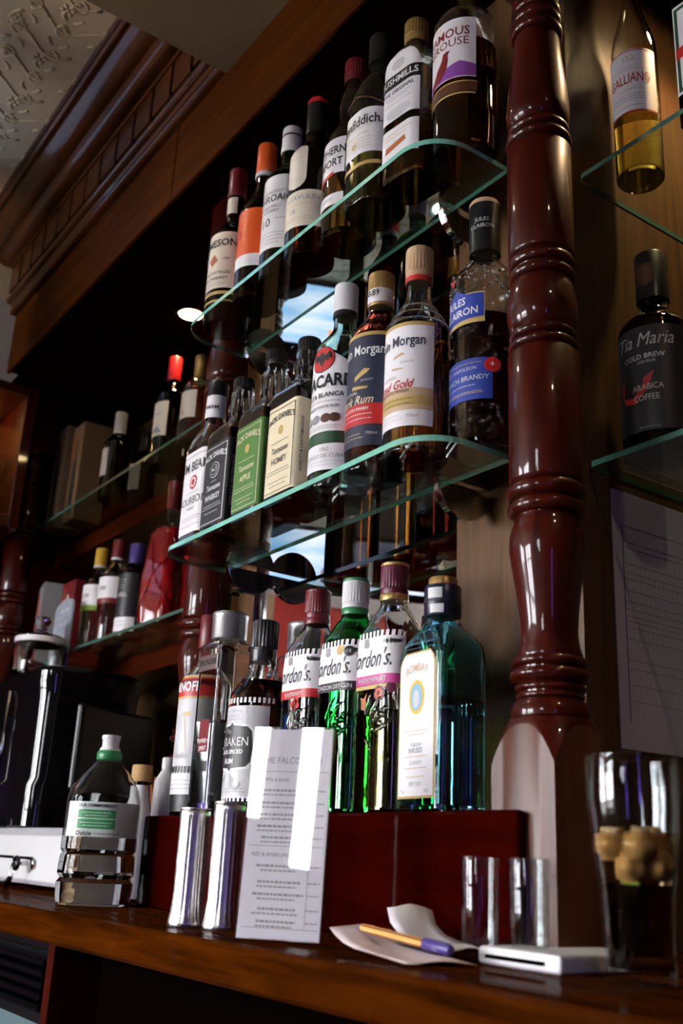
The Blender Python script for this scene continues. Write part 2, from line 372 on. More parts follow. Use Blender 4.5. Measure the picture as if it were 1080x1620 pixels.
def sash(w, hw, hh):
    for i in range(2):
        for j in range(2): box('pane', -hw+i*hw+.03, i*hw-.03, -.01, 0, -hh+j*hh+.03, j*hh-.03, 'daylight', w)
    for x in (-hw, -.03, hw-.06): box('window_frame', x, x+.06, 0, .04, -hh, hh, 'white_paint', w)
    for z in (-hh, -.03, hh-.06): box('glazing_bar', -hw, hw, 0, .035, z, z+.06, 'white_paint', w)
    box('window_sill', -hw-.05, hw+.05, .06, .14, -hh-.04, -hh, 'white_paint', w)
w4 = struct(empty('window_4', (XE-.06, -2.30, .45), -pi/2)); sash(w4, .68, .67)
# right wall
sbox('wall_right', 2.3, 2.4, -3.1, 1.2, -Z0, 1.68, 'room_wall')
# front wall behind the camera with two sash windows
def front_wall():
    wf = struct(empty('wall_front', (0, -3.1, 0)))
    xs = [XE, -2.55, -1.25, .30, .47, .60, .75, 2.3]
    for a, b_ in ((0, 1), (2, 3), (4, 5), (6, 7)): box('wall_panel', xs[a], xs[b_], -.1, 0, -Z0, 1.68, 'room_wall', wf)
    for k, a, zb, zt in ((1, 1, -.22, 1.12), (2, 3, .82, 1.55), (3, 5, .63, 1.55)):
        x0, x1 = xs[a], xs[a+1]
        box('wall_panel', x0, x1, -.1, 0, -Z0, zb, 'room_wall', wf); box('wall_panel', x0, x1, -.1, 0, zt, 1.68, 'room_wall', wf)
        w = struct(empty('window_%d' % k, ((x0+x1)/2, -3.16, (zb+zt)/2))); hw, hh = (x1-x0)/2, (zt-zb)/2
        if k == 1: sash(w, hw, hh)
        else:
            box('pane', -hw, hw, .03, .035, -hh, hh, 'daylight', w); box('window_frame', -hw-.02, -hw, .06, .075, -hh, hh, 'white_paint', w); box('window_frame', hw, hw+.02, .06, .075, -hh, hh, 'white_paint', w)
front_wall()

# embossed scrollwork of the ceiling paper: raised vines and flowers
def scrollwork():
    bm = bmesh.new(); z = 1.62
    def vine(x, y, fl):
        tube_bm([(x+fl*.024*sin(i/16*2*pi), y-.08+.16*i/16, z) for i in range(17)], .0042, 6, bm, flat=.6)
        for ty, sg in ((-.04, 1), (.04, -1)):
            q = []
            for i in range(13):
                a = i/12*2.1*pi; r = .020*(1-.62*i/12); q.append((x+sg*fl*(.022+r*cos(a+pi)), y+ty+sg*r*sin(a+pi), z))
            tube_bm(q, [.0036]*10+[.004, .005, .0055], 6, bm, flat=.6)
            for s2 in (-1, 1):
                tube_bm([(x-sg*fl*.014, y+ty+.006*s2, z), (x-sg*fl*.020, y+ty+.016*s2, z), (x-sg*fl*.030, y+ty+.022*s2, z), (x-sg*fl*.034, y+ty+.016*s2, z)], [.0022, .0046, .004, .0012], 6, bm, flat=.6)
    def flower(x, y):
        for i in range(6):
            a = i*pi/3+.3; tube_bm([(x+.005*cos(a), y+.005*sin(a), z), (x+.011*cos(a), y+.011*sin(a), z), (x+.017*cos(a), y+.017*sin(a), z)], [.002, .0055, .0022], 6, bm, flat=.6)
        tube_bm([(x-.003, y, z), (x+.003, y, z)], .0042, 6, bm, flat=.9)
    for i in range(19):
        for j in range(15):
            x = -2.92+i*.084; y = .50-j*.16
            if x > -1.46: continue
            vine(x, y-.08*(i % 2), 1 if i % 2 else -1); flower(x+.042, y-.055-.08*(i % 2))
    o = bm_obj('embossed_scrollwork', bm, 'ceiling_paper', D.objects['ceiling'], True); o['kind'] = 'stuff'
scrollwork()

# canopy: fascia, soffit, cornice with dentils
XF = -2.6
fa = struct(empty('trim_2', (0, 0, 0))); fa['label'] = 'wide brown wooden fascia board under the cornice'
box('fascia_board', XF, -1.615, .675, .685, 1.216, 1.404, 'fascia_wood', fa, .002, 1); box('fascia_board', -1.613, 2.3, .676, .685, 1.216, 1.404, 'fascia_wood', fa, .002, 1)
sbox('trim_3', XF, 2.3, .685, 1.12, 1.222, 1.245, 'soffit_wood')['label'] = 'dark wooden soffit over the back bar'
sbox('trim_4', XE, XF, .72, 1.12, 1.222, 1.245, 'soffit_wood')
co = struct(empty('trim_5', (0, 0, 0))); co['label'] = 'carved wooden cornice with dentils below the papered ceiling'
def cornice():
    x0, x1 = XF, -1.42
    def pz(name, prof, xa=0): prism(name, prof, x0-xa, x1, 'cornice_wood', co, True, 28)
    # two beads at the bottom
    def arc(cyy, cz, r, a0, a1, n=7): return [(cyy+r*cos(radians(a0+(a1-a0)*i/n)), cz+r*sin(radians(a0+(a1-a0)*i/n))) for i in range(n+1)]
    pz('lower_bead', [(.675, 1.392)]+arc(.666, 1.401, .009, 270, 90)+[(.675, 1.41)], .004)
    pz('lower_fillet', [(.675, 1.410), (.660, 1.412), (.657, 1.424), (.675, 1.424)], .003)
    pz('upper_bead', [(.675, 1.424)]+arc(.655, 1.4345, .0105, 270, 90)+[(.675, 1.445)], .008)
    # dentil backing and blocks
    pz('dentil_backing', [(.675, 1.445), (.655, 1.445), (.655, 1.535), (.675, 1.535)])
    me = None; n = 13; pitch = (x1-x0)/n
    bm = box_bm(-pitch/2+.006, pitch/2-.006, -.012, 0, 0, .080, .0015, 1)
    me = D.meshes.new('dentil'); bm.to_mesh(me); bm.free(); me.materials.append(M['cornice_wood'])
    for i in range(n):
        o = D.objects.new('dentil', me); COL.objects.link(o); o.parent = co; o.location = (x0+pitch*(i+.5), .655, 1.449)
    pz('dentil_cap', [(.675, 1.533), (.641, 1.531), (.639, 1.540), (.675, 1.545)], .004)
    # big ovolo, cove and crown
    P = [(.675, 1.545), (.628, 1.543)]+arc(.628, 1.5655, .0225, 270, 175, 6)+[(.604, 1.572)]+[(.604-.043*(i/7)**.7, 1.572+.024*(i/7)**1.8) for i in range(1, 8)]+[(.557, 1.600), (.556, 1.606)]
    P += arc(.548, 1.612, .008, 300, 180, 5)+[(.536, 1.613), (.531, 1.62), (.675, 1.62)]
    pz('crown', P, .02)
cornice()

# the back bar case: projecting centre bay with mirror and plywood panels
cs = struct(empty('wall_centre', (0, 0, 0))); cs['label'] = 'brown wooden panelling of the projecting centre bay'
box('panel', -1.50, -1.447, YM, 1.12, ZC, 1.222, 'ply_panel', cs); box('panel', -.942, -.735, YM, 1.12, ZC, 1.222, 'ply_panel', cs)
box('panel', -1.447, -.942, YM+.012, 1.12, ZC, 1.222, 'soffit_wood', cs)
mi = tag(box('mirror', -1.447, -.942, YM, YM+.010, ZC+.004, 1.218, 'mirror'), 'tall wall mirror behind the glass shelves of the centre bay', 'mirror')
# turned columns
def bead(z0, z1, r, g):
    # rounded bead between two grooves of radius g
    return [(g, z0)]+[(g+(r-g)*max(0, sin(pi*t))**.45, z0+(z1-z0)*t) for t in (.06, .18, .34, .5, .66, .82, .94)]+[(g, z1)]
COLP = [(.036, .137), (.0405, .139), (.0415, .144), (.0395, .151), (.035, .156)]+bead(.157, .163, .0352, .0325)+bead(.1645, .1715, .0368, .0325)+bead(.1735, .1865, .0420, .034)+bead(.188, .198, .0395, .034)
COLP += [(.0345, .200), (.0315, .209), (.0298, .222), (.031, .240), (.0342, .266), (.0385, .290), (.0412, .308), (.0408, .322), (.0375, .334), (.0345, .341)]+bead(.344, .3605, .0430, .0345)+bead(.362, .379, .0435, .036)
COLP += [(.0395, .381), (.0405, .384), (.0405, .529), (.038, .532)]+bead(.534, .5455, .0398, .0335)+bead(.547, .558, .0388, .033)+[(.0350, .560), (.0385, .566), (.0408, .577), (.0405, .591), (.038, .606), (.0355, .619)]+bead(.621, .6345, .0395, .0335)+bead(.636, .6505, .0400, .034)
COLP += [(.0385, .6525), (.0395, .656), (.0395, .797), (.037, .8)]+bead(.802, .8155, .0408, .0345)+bead(.817, .8295, .0388, .0335)+[(.036, .832), (.0390, .840), (.0396, .853), (.0372, .885), (.0318, .93), (.0292, .96)]+bead(.964, .980, .0342, .0275)+bead(.982, .997, .0328, .0272)+bead(.999, 1.014, .0318, .0268)+[(.029, 1.018), (.031, 1.03), (.034, 1.045)]
def block_bm(a, z0, zface, zcorner, rneck, zneck, flip=False):
    # square block whose end is turned to a dome, leaving an arched face on each side
    bm = bmesh.new(); k = 12; per = []
    for q in range(4):
        for i in range(k):
            u = -a+2*a*i/k; x, y = ((u, -a), (a, u), (-u, a), (-a, -u))[q]; per.append((x, y))
    def zd(d): return zface-(zface-zcorner)*(max(0, d-a)/(a*(sqrt(2)-1)))**1.35
    L0 = [bm.verts.new((x, y, z0)) for x, y in per]; L1 = [bm.verts.new((x, y, zd(sqrt(x*x+y*y)))) for x, y in per]; loops = [L0, L1]
    for t in (.35, .7, 1):
        lp = []
        for x, y in per:
            d = sqrt(x*x+y*y); r = d+(rneck-d)*t; lp.append(bm.verts.new((x/d*r, y/d*r, zd(d)+(zneck-zd(d))*t**.8)))
        loops.append(lp)
    n = len(per)
    for q_, (A, B) in enumerate(zip(loops, loops[1:])):
        for i in range(n): bm.faces.new((A[i], A[(i+1) % n], B[(i+1) % n], B[i])).material_index = 1 if q_ else 0
    bm.faces.new(L0[::-1]); bm.faces.new(loops[-1]); bmesh.ops.recalc_face_normals(bm, faces=bm.faces); return bm
def column(x, y, label, k=1.0):
    r = empty('turned_column', (x, y, ZC), 0, label, 'column', 'turned columns of the back bar')
    lathe('shaft', [(rr*k, z-ZC) for rr, z in COLP], 'mahogany_z', r, 10, sharp=50)
    bm_obj('plinth_block', block_bm(.043*k, 0, .131-ZC, .094-ZC, .0415*k, .138-ZC), ('plinth_wood', 'mahogany_z'), r, True, sharp=25)
    bm_obj('capital_block', block_bm(.043*k, 1.222-ZC, 1.052-ZC, 1.090-ZC, .034*k, 1.045-ZC), ('mahogany_z', 'mahogany_z'), r, True, sharp=25)
column(-.698, .743, 'turned mahogany column right of the centre shelves, beside the pinned paper sheet', .945)
column(-1.545, .800, 'turned mahogany column at the left end of the centre shelves')
column(-2.74, .825, 'turned mahogany column at the far left edge, below the open cabinet')

# counter and riser
ct = prism('counter_top', [(YC+.004, ZC-.037), (YC, ZC-.033), (YC, ZC-.006), (YC+.002, ZC-.002), (YC+.006, ZC), (1.12, ZC), (1.12, ZC-.037)], XE, 1.2, 'counter_wood', None, True, 25)
tag(ct, 'long polished brown wooden counter with worn front edge', 'counter')
ri = empty('shelf_riser', (0, 0, ZC), 0, 'long dark red wooden riser on the counter carrying the spirits row', 'shelf')
box('riser_body', -1.47, -.742, YL+.012, YM-.002, 0, ZL-ZC, 'dark_red_wood', ri, .002, 1)
box('riser_front', -1.475, -.692, YL, YL+.0122, 0, ZL-ZC, 'dark_red_wood', ri, .004, 2)
# base unit under the counter
bu = empty('base_cabinet', (0, 0, -Z0), 0, 'dark base cabinet under the wooden counter', 'cabinet')
box('carcass', -1.50, 1.2, .66, 1.115, 0, Z0+ZC-.037, 'black_matte', bu); box('divider', -1.56, -1.535, .60, 1.115, 0, Z0+ZC-.037, 'mahogany_z', bu)
def fridge():
    f = empty('bottle_fridge', (-2.1, .62, -Z0), 0, 'black under-counter bottle fridge with vent slats and glass door', 'fridge')
    h = Z0+ZC-.045; w = .51
    box('body', -w, w, .03, .48, .02, h, 'black_plastic', f)
    zt = h-.028
    box('top_panel', -w, w, 0, .03, zt, h, 'black_plastic', f, .003, 1)
    for i in range(5): box('vent_slat', -w+.03, w-.03, -.004, .02, zt-.022-.016*i, zt-.012-.016*i, 'black_gloss', f, .002, 1)
    d = box('door', -w, w, 0, .03, .05, zt-.085, 'black_plastic', f, .003, 1)
    box('door_glass', -w+.02, w-.02, -.002, -.001, .1, zt-.10, 'shelf_glass', d); box('interior_panel', -w+.02, w-.02, -.0008, .001, .1, zt-.10, 'fridge_glow', d)  # panel is given its own glow to stand for a lit inside
    for x in (-w+.05, w-.09):
        for y in (.06, .42): box('foot', x, x+.04, y, y+.04, 0, .022, 'black_plastic', f)
fridge()

# ------------------------------------------------------------------ glass shelves and their brackets
def shelf(name, x0, x1, y0, y1, z, label, rad=.06, group=None, mats=('shelf_glass', 'glass_edge')):
    pts = [(x0, y1)]
    for cx, a0 in ((x0+rad, pi), (x1-rad, 1.5*pi)):
        for i in range(11): t = a0+pi/2*i/10; pts.append((cx+rad*cos(t), y0+rad+rad*sin(t)))
    pts.append((x1, y1)); bm = bmesh.new(); th = .007
    cx0 = (x0+x1)/2
    lo = [bm.verts.new((x-cx0, y-y0, 0)) for x, y in pts]; hi = [bm.verts.new((x-cx0, y-y0, th)) for x, y in pts]
    bm.faces.new(lo[::-1]); bm.faces.new(hi); n = len(pts)
    for i in range(n):
        q = bm.faces.new((lo[i], lo[(i+1) % n], hi[(i+1) % n], hi[i])); q.material_index = 1
    o = bm_obj(name, bm, mats, None); o.location = (cx0, y0, z-th+Z0-.0004)
    return tag(o, label, 'shelf', group)
shelf('glass_shelf', -1.435, -.776, .6434, .77, ZU, 'upper glass shelf of the centre bay with rounded corners, carrying whiskies', group='glass shelves')
shelf('glass_shelf', -1.435, -.776, .6434, .77, ZM, 'middle glass shelf of the centre bay with rounded corners, carrying rums and bourbons', group='glass shelves')
for z, a in ((ZU, 'upper'), (ZM, 'lower')):
    shelf('glass_shelf', -2.82, -1.56, .85, 1.11, z, a+' glass shelf of the far left bay', .01, 'glass shelves', ('shelf_glass', 'dark_edge'))
    shelf('glass_shelf', -.734, .6, .85, 1.11, z, a+' glass shelf of the bay right of the column', .01, 'glass shelves', ('shelf_glass', 'dark_edge'))
    for nm, xa, xb in ((('trim_6' if a == 'upper' else 'trim_7'), -2.9, -1.50),):
        s_ = sbox(nm, xa, xb, .976, 1.12, z-.0565, z-.0085, 'mahogany_x', bev=.002, seg=1)
def bracket(x, z, label):
    b = empty('shelf_bracket', (x, YM, z-.0039), 0, label, 'bracket', 'round chrome shelf brackets')
    for s in (-1, 1):
        bm = bmesh.new(); R = .0435; k = 18; yc = -.042; pr_ = []
        z_ = .0045
        a0 = math.asin(z_/R)
        for i in range(k+1):
            a = a0+(pi-2*a0)*i/k; pr_.append((min(0, yc+R*cos(a)), s*R*sin(a)))
        th = .0055
        A = [bm.verts.new((-th, y, q)) for y, q in pr_]; B = [bm.verts.new((th, y, q)) for y, q in pr_]
        bm.faces.new(A); bm.faces.new(B[::-1])
        for i in range(len(pr_)): j = (i+1) % len(pr_); bm.faces.new((A[i], A[j], B[j], B[i]))
        bmesh.ops.recalc_face_normals(bm, faces=bm.faces)
        bmesh.ops.bevel(bm, geom=[e for e in bm.edges if abs(e.verts[0].co.x-e.verts[1].co.x) < 1e-6], offset=.0012, segments=2, affect='EDGES')
        bm_obj('clamp_half', bm, 'chrome', b, True, sharp=40)
for z, a in ((ZU, 'upper'), (ZM, 'middle')):
    bracket(-.885, z, 'round chrome bracket under the right end of the %s glass shelf' % a)
    bracket(-1.395, z, 'round chrome bracket under the left end of the %s glass shelf' % a)

# ------------------------------------------------------------------ lamps
def downlight(x, y, z, label, watts=LAMP_W, spot=True, r=.028, col=(1, .66, .34)):
    d = empty('downlight', (x, y, z), 0, label, 'downlight', 'recessed warm downlights')
    lathe('rim', [(r*1.25, 0), (r*1.25, -.004), (r*1.05, -.006)], 'chrome', d, 8, inner=[(r*.98, -.004), (r*.98, 0)])
    lathe('lamp_lens', [(r*.97, -.001), (r*.97, -.003), (r*.6, -.0045)], 'lamp_glow', d, 6)
    l = D.lights.new('lamp_light', 'SPOT'); l.energy = watts; l.color = col; l.spot_size = radians(125); l.spot_blend = .9; l.shadow_soft_size = .02
    lo = D.objects.new('lamp_light', l); COL.objects.link(lo); lo.parent = d; lo.location = (0, 0, -.02)
downlight(-1.99, .918, 1.222, 'glowing warm downlight in the dark soffit above the far left bay')
downlight(-.585, 1.03, 1.222, 'warm downlight in the soffit above the bay right of the column', 8)
downlight(.25, .45, 1.39, 'warm downlight in the grey lower ceiling near the counter', 8, col=(1, .78, .58))

# ------------------------------------------------------------------ across the bar, seen in the mirror
HD = Vector((.395, -.918, 0)); HA = math.atan2(HD.y, HD.x)
def screen(loc, w, h, label, slot):
    s = empty('wall_screen', loc, HA, label, 'screen')     # local x runs along the screen, +y towards the bar
    box('casing', -.015, w+.015, -.04, -.006, -.015, h+.015, 'black_plastic', s, .004, 1)
    box('display', 0, w, -.006, -.004, 0, h, 'screen_picture', s)
    e = emis('caption_glow', (1, .4, .08), .7) if 'caption_glow' not in M else M['caption_glow']
    box('caption_block', w*.42, w*.56, -.004, -.003, h*.06, h*.28, 'caption_glow', s)
    if slot: box('dark_bar', .02, .065, -.004, -.003, h*.78, h*.84, 'black_matte', s)
    box('hanger', w*.4, w*.6, -.07, -.04, h*.3, 1.62-loc[2] if loc[2] > 1 else h*.7, 'black_plastic', s)
screen((-2.29, .438, 1.404), .56, .195, 'pale blue television screen reflected in the mirror between the upper shelves', False)
screen((-2.27, .406, .692), .50, .15, 'pale blue display reflected in the mirror below the middle shelf', True)
def glass_rack():
    g = empty('glass_rack', (-2.0, .30, .69), HA, 'dark wooden overhead glass rack reflected in the mirror', 'rack')
    box('board', -.02, .40, -.06, .06, -.03, 0, 'mahogany_x', g); box('post', .37, .40, -.06, .06, 0, .93, 'mahogany_z', g); 0
    lab = ['upturned wine glass nearest the dark post of the reflected rack', 'second upturned wine glass on the reflected rack', 'third upturned wine glass on the reflected rack', 'upturned wine glass at the far end of the reflected rack']
    for i, t in enumerate((.30, .215, .13, .05)):
        p = Vector((-2.0, .30, 0))+HD*t
        r = empty('wine_glass', (p.x, p.y, .6905), 0, lab[i], 'wine glass', 'wine glasses on the rack')
        o = [(.030, 0), (.036, .03), (.039, .06), (.034, .09), (.012, .112), (.0045, .12), (.004, .175), (.006, .185), (.033, .195), (.034, .197), (.033, .199)]
        lathe('bowl_and_stem', o[:5]+[(.0045, .12)]+o[6:], 'clear_glass', r, 8, inner=None)
glass_rack()
bh = struct(empty('trim_9', (-2.36, .47, 0), HA)); bh['label'] = 'pale boarded bulkhead across the bar, seen in the mirror'
for z0, z1 in ((.88, 1.04), (1.044, 1.20), (1.204, 1.395)): box('board', -.02, .78, -.05, -.03, z0, z1, 'white_paint', bh)
downlight(-1.72, .20, 1.62, 'white downlight in the papered ceiling across the bar', 9, col=(1, .93, .84))  # extra lamp added so the bulkhead looks bright in the mirror
vs = empty('added_machine', (1.95, -1.05, -Z0), radians(12), 'games machine with a violet screen by the right wall', 'games machine')
box('cabinet', -.02, .2, -.30, .30, .0, 1.75, 'black_plastic', vs, .01, 2); box('screen', -.024, -.02, -.05, .05, .9, 1.65, 'violet_glow', vs)  # unseen machine added to cast violet light on the sheet and bottles

# ------------------------------------------------------------------ bottles: upper shelf
def B(name, x, y, z, secs, label, group, rz=0, cat='bottle'): return Bottle(name, (x, y, z), rz, label, cat, group, secs)
YS = .703; GU = 'bottles on the upper glass shelf'; GM = 'bottles on the middle glass shelf'; GL = 'bottles on the dark red riser'
def jameson():
    S = prof_round(.0375, .17, .215, .0145, .300); b = B('whiskey_bottle', -1.383, YS, ZU, S, 'green whiskey bottle with cream label at the left end of the upper shelf', GU, radians(9))
    b.glassware('dark_green_glass', 'whisky', .20)
    b.cap([(.0155, .262), (.016, .264), (.016, .318), (.015, .320)], 'cap_dkred', 'capsule')
    b.patch('neck_label', 'cream_label', .225, .258, .016)
    l = b.patch('front_label', 'cream_label', .062, .172, .058)
    b.text('ink_black', [('JAMESON', .006, .150, .0195, dict(bold=.02, xs=.92)), ('TRIPLE DISTILLED', .006, .092, .0078, dict(bold=.01)), ('IRISH WHISKEY', .006, .081, .0078, dict(bold=.01)), ('1780', .026, .118, .007)], l)
    b.poly('emblem', 'ink_rust', [(-.008, .119), (.004, .129), (.012, .116), (.0, .106)], l); b.lines('ink_grey', [(0, .072, .03), (0, .068, .026)], l)
    b.patch('base_band', 'ink_gold', .050, .056, .05); b.patch('base_band', 'ink_gold', .036, .040, .05)
jameson()
def orange_bottle():
    S = prof_round(.038, .165, .235, .0145, .295, power=.8); b = B('whisky_bottle', -1.283, YS, ZU, S, 'whisky bottle with bright orange label and orange capsule on the upper shelf', GU)
    b.glassware('brown_glass', 'whisky', .19); b.cap([(.0165, .252), (.0172, .253), (.0165, .310), (.0155, .3115)], 'cap_orange', 'capsule'); b.cap([(.0172, .245), (.0176, .246), (.0176, .2525), (.017, .253)], 'cap_white', 'collar')
    l = b.patch('front_label', 'ink_orange', .078, .165, .052); b.patch('lower_label', 'white_label', .056, .078, .052)
    b.text('ink_red', [('G', -.020, .135, .028, dict(shear=.3)), ('O', -.008, .118, .026, dict(shear=.2)), ('S', -.014, .098, .024, dict(shear=.3))], l)
    b.lines('ink_gold', [(-.01, .148, .02), (-.008, .128, .024), (-.004, .108, .02), (-.01, .092, .018)], l)
orange_bottle()
def laph():
    S = prof_round(.0385, .185, .225, .015, .28); b = B('whisky_bottle', -1.203, YS, ZU, S, 'green malt whisky bottle with tall white label reading 10 and white cap', GU)
    b.glassware('green_glass', 'whisky', .21); b.cap([(.0165, .246), (.0175, .249), (.0165, .262), (.0165, .2925), (.0155, .2945)], 'cap_white'); b.cap([(.0169, .276), (.0169, .279)], 'cap_black', 'cap_line')
    l = b.patch('front_label', 'white_label', .048, .182, .056)
    b.text('ink_black', [('LAPHROAIG', .006, .139, .0175, dict(bold=.008, xs=.85)), ('ISLAY SINGLE MALT', .0, .124, .0068), ('SCOTCH WHISKY', 0, .116, .0068), ('10', .002, .096, .022)], l)
    b.lines('ink_black', [(0, .153, .035), (0, .150, .03), (.034, .101, .012)], l); b.lines('ink_grey', [(0, .076, .04), (0, .070, .036), (0, .064, .04), (0, .058, .03)], l)
    b.poly('emblem', 'ink_grey', [(-.018, .158), (-.012, .158), (-.009, .170), (-.011, .176), (-.018, .178), (-.021, .170)], l)
laph()
def laga():
    S = prof_round(.0385, .175, .225, .0155, .285); b = B('whisky_bottle', -1.125, .700, ZU, S, 'dark malt whisky bottle with pale oval badge above a cream label', GU, radians(10))
    b.glassware('brown_glass', 'whisky', .20); b.cap([(.0165, .232), (.0165, .292), (.0155, .2945)], 'cap_black', 'capsule'); b.cap([(.0168, .288), (.0168, .2955), (.015, .298)], 'cap_red', 'capsule_top')
    l = b.patch('oval_label', 'ink_bone', .112, .195, lambda z: .019*min(1, sqrt(max(0, 1-((abs(z-.1535)-.0225)/.019)**2)) if abs(z-.1535) > .0225 else 1)+1e-5, .002, nz=24)
    b.lines('ink_tan', [(.002, .186, .006), (.002, .166, .01), (.002, .130, .012), (.002, .126, .009)], l)
    l = b.patch('front_label', 'cream_label', .044, .107, .054)
    b.text('ink_grey', [('LAGAVULIN', .010, .094, .0125, dict(xs=1.0)), ('16', .0, .072, .014)], l); b.lines('ink_tan', [(0, .083, .034), (0, .060, .03), (0, .056, .034)], l)
laga()
def soco():
    S = [(0, .036, .036, .036), (.006, .041, .041, .041), (.155, .041, .041, .041), (.175, .0385, .0385, .0385), (.19, .030, .030, .030), (.205, .024, .024, .024), (.215, .0225, .0225, .0225), (.235, .024, .024, .024), (.255, .022, .022, .022), (.272, .0155, .0155, .0155), (.305, .0145, .0145, .0145)]
    b = B('liqueur_bottle', -1.046, .715, ZU, S, 'ribbed clear liqueur bottle with white label and dark red cap on the upper shelf', GU)
    b.glassware('clear_glass', 'amber', .15); knurl('cap', .0165, .285, .3265, 'cap_dkred', b.root)
    l = b.patch('front_label', 'white_label', .098, .160, lambda z: (-.055, .030), 0, nz=3); l2 = b.patch('lower_label', 'white_label', .045, .064, lambda z: (-.055, .030), 0, nz=2)
    b.text('ink_black', [('SOUTHERN', -.006, .138, .0185, dict(bold=.02, xs=.78)), ('COMFORT', -.008, .117, .0185, dict(bold=.02, xs=.78))], l)
    b.poly('swash', 'ink_red', [(-.030, .082), (.012, .096), (.014, .102), (-.032, .092)], b.root); b.text('ink_grey', [('NEW ORLEANS', -.008, .055, .0062)], l2)
    for i in range(9):
        a = .034+i*.0052; bm = tube_bm([b.pt(a, .05+.011*k, .0) for k in range(9)], .0016, 5); bm_obj('rib', bm, 'clear_glass', b.root, True)
soco()
def glenf():
    # triangular section with softened edges
    S = [(0, .037, .037, .03), (.006, .040, .040, .033), (.165, .040, .040, .033), (.185, .0385, .0385, .036), (.205, .033, .033, .033), (.225, .022, .022, .022), (.24, .0165, .0165, .0165), (.275, .0155, .0155, .0155)]
    b = B('whisky_bottle', -.962, .700, ZU, S, 'pale green whisky bottle with white label and black capsule on the upper shelf', GU)
    b.glassware('pale_green_glass', 'amber', .088); b.cap([(.0175, .250), (.0175, .298), (.0165, .300)], 'cap_black', 'capsule')
    l = b.patch('front_label', 'white_label', .072, .146, .048)
    b.text('ink_black', [('Glenfiddich.', .004, .126, .0225, dict(bold=.015, xs=.78))], l); b.text('ink_tan', [('OUR SOLERA FIFTEEN', .002, .104, .0052)], l)
    b.lines('ink_tan', [(0, .116, .03), (0, .097, .032), (0, .092, .030), (0, .087, .032), (0, .082, .028)], l); b.disc('emblem', 'ink_gold', .002, .089, .005, l)
    b.patch('base_band', 'ink_gold', .052, .058, .045); b.poly('chevron', 'ink_brown', [(-.05, .152), (.0, .176), (.05, .152), (.05, .149), (.0, .173), (-.05, .149)], b.root)
glenf()
def bush():
    S = [(0, .035, .030, .018), (.006, .0365, .032, .018), (.185, .0365, .032, .018), (.195, .036, .031, .018), (.21, .033, .028, .02), (.225, .018, .018, .018), (.232, .0155, .0155, .0155), (.25, .015, .015, .015)]
    b = B('whiskey_bottle', -.884, YS, ZU, S, 'flat whiskey bottle with arched white label crossed by a black band, gold cap', GU, radians(6))
    b.glassware('clear_glass', 'whisky', .17); knurl('cap', .0165, .232, .270, 'cap_gold', b.root)
    l = b.patch('front_label', 'white_label', .092, .206, lambda z: .036 if z < .172 else .036*sqrt(max(1e-4, 1-((z-.172)/.0341)**2)), 0, nz=22)
    b.poly('black_band', 'ink_black', [(-.0362, .146), (.0362, .146), (.0362, .167), (-.0362, .167)], l); b.text('ink_white', [('BUSHMILLS', 0, .1565, .0145, dict(bold=.02, xs=.95))], l, .0014)
    b.text('ink_navy', [('THE ORIGINAL', 0, .138, .0085, dict(bold=.015))], l); b.lines('ink_grey', [(0, .130, .022), (0, .126, .018), (0, .119, .024)], l); b.disc('engraving', 'ink_ltgrey', .002, .103, .022, l, rz=.009); b.disc('engraving', 'ink_ltgrey', 0, .182, .012, l, rz=.009)
    l = b.patch('lower_label', 'white_label', .030, .080, .036); b.poly('emblem', 'ink_rust', [(-.02, .042), (.018, .050), (.016, .058), (-.018, .052)], l); b.lines('ink_gold', [(0, .070, .028), (0, .064, .02)], l)
bush()
def grouse():
    S = prof_round(.042, .205, .255, .0155, .30); b = B('whisky_bottle', -.804, .722, ZU, S, 'large whisky bottle with red game bird label, right end of the upper shelf', GU, radians(11))
    b.glassware('clear_glass', 'whisky', .165); knurl('cap', .017, .268, .305, 'cap_gold', b.root)
    l = b.patch('front_label', 'white_label', .098, .192, lambda z: (-.056, .0405), 0, nz=4)
    b.text('ink_dkred', [('FAMOUS', .000, .170, .0195, dict(bold=.012, xs=.86)), ('GROUSE', .000, .154, .0180, dict(xs=.92))], l); b.text('ink_gold', [('THE', -.012, .184, .006)], l)
    b.poly('hill', 'ink_purple', [(-.056, .099), (.0403, .099), (.0403, .117), (.020, .123), (-.012, .112), (-.056, .106)], l, .0008)
    b.poly('game_bird', 'ink_dkred', [(-.024, .094), (-.019, .098), (-.006, .104), (.002, .116), (.004, .130), (.003, .137), (.0075, .142), (.002, .143), (-.003, .141), (-.005, .132), (-.014, .120), (-.021, .108), (-.028, .090)], l, .0013)
    b.patch('brown_band', 'ink_brown', .076, .090, lambda z: (-.056, .042)); b.patch('gold_band', 'ink_gold', .072, .0745, lambda z: (-.056, .040)); b.patch('gold_band', 'ink_gold', .0905, .092, lambda z: (-.056, .042))
grouse()

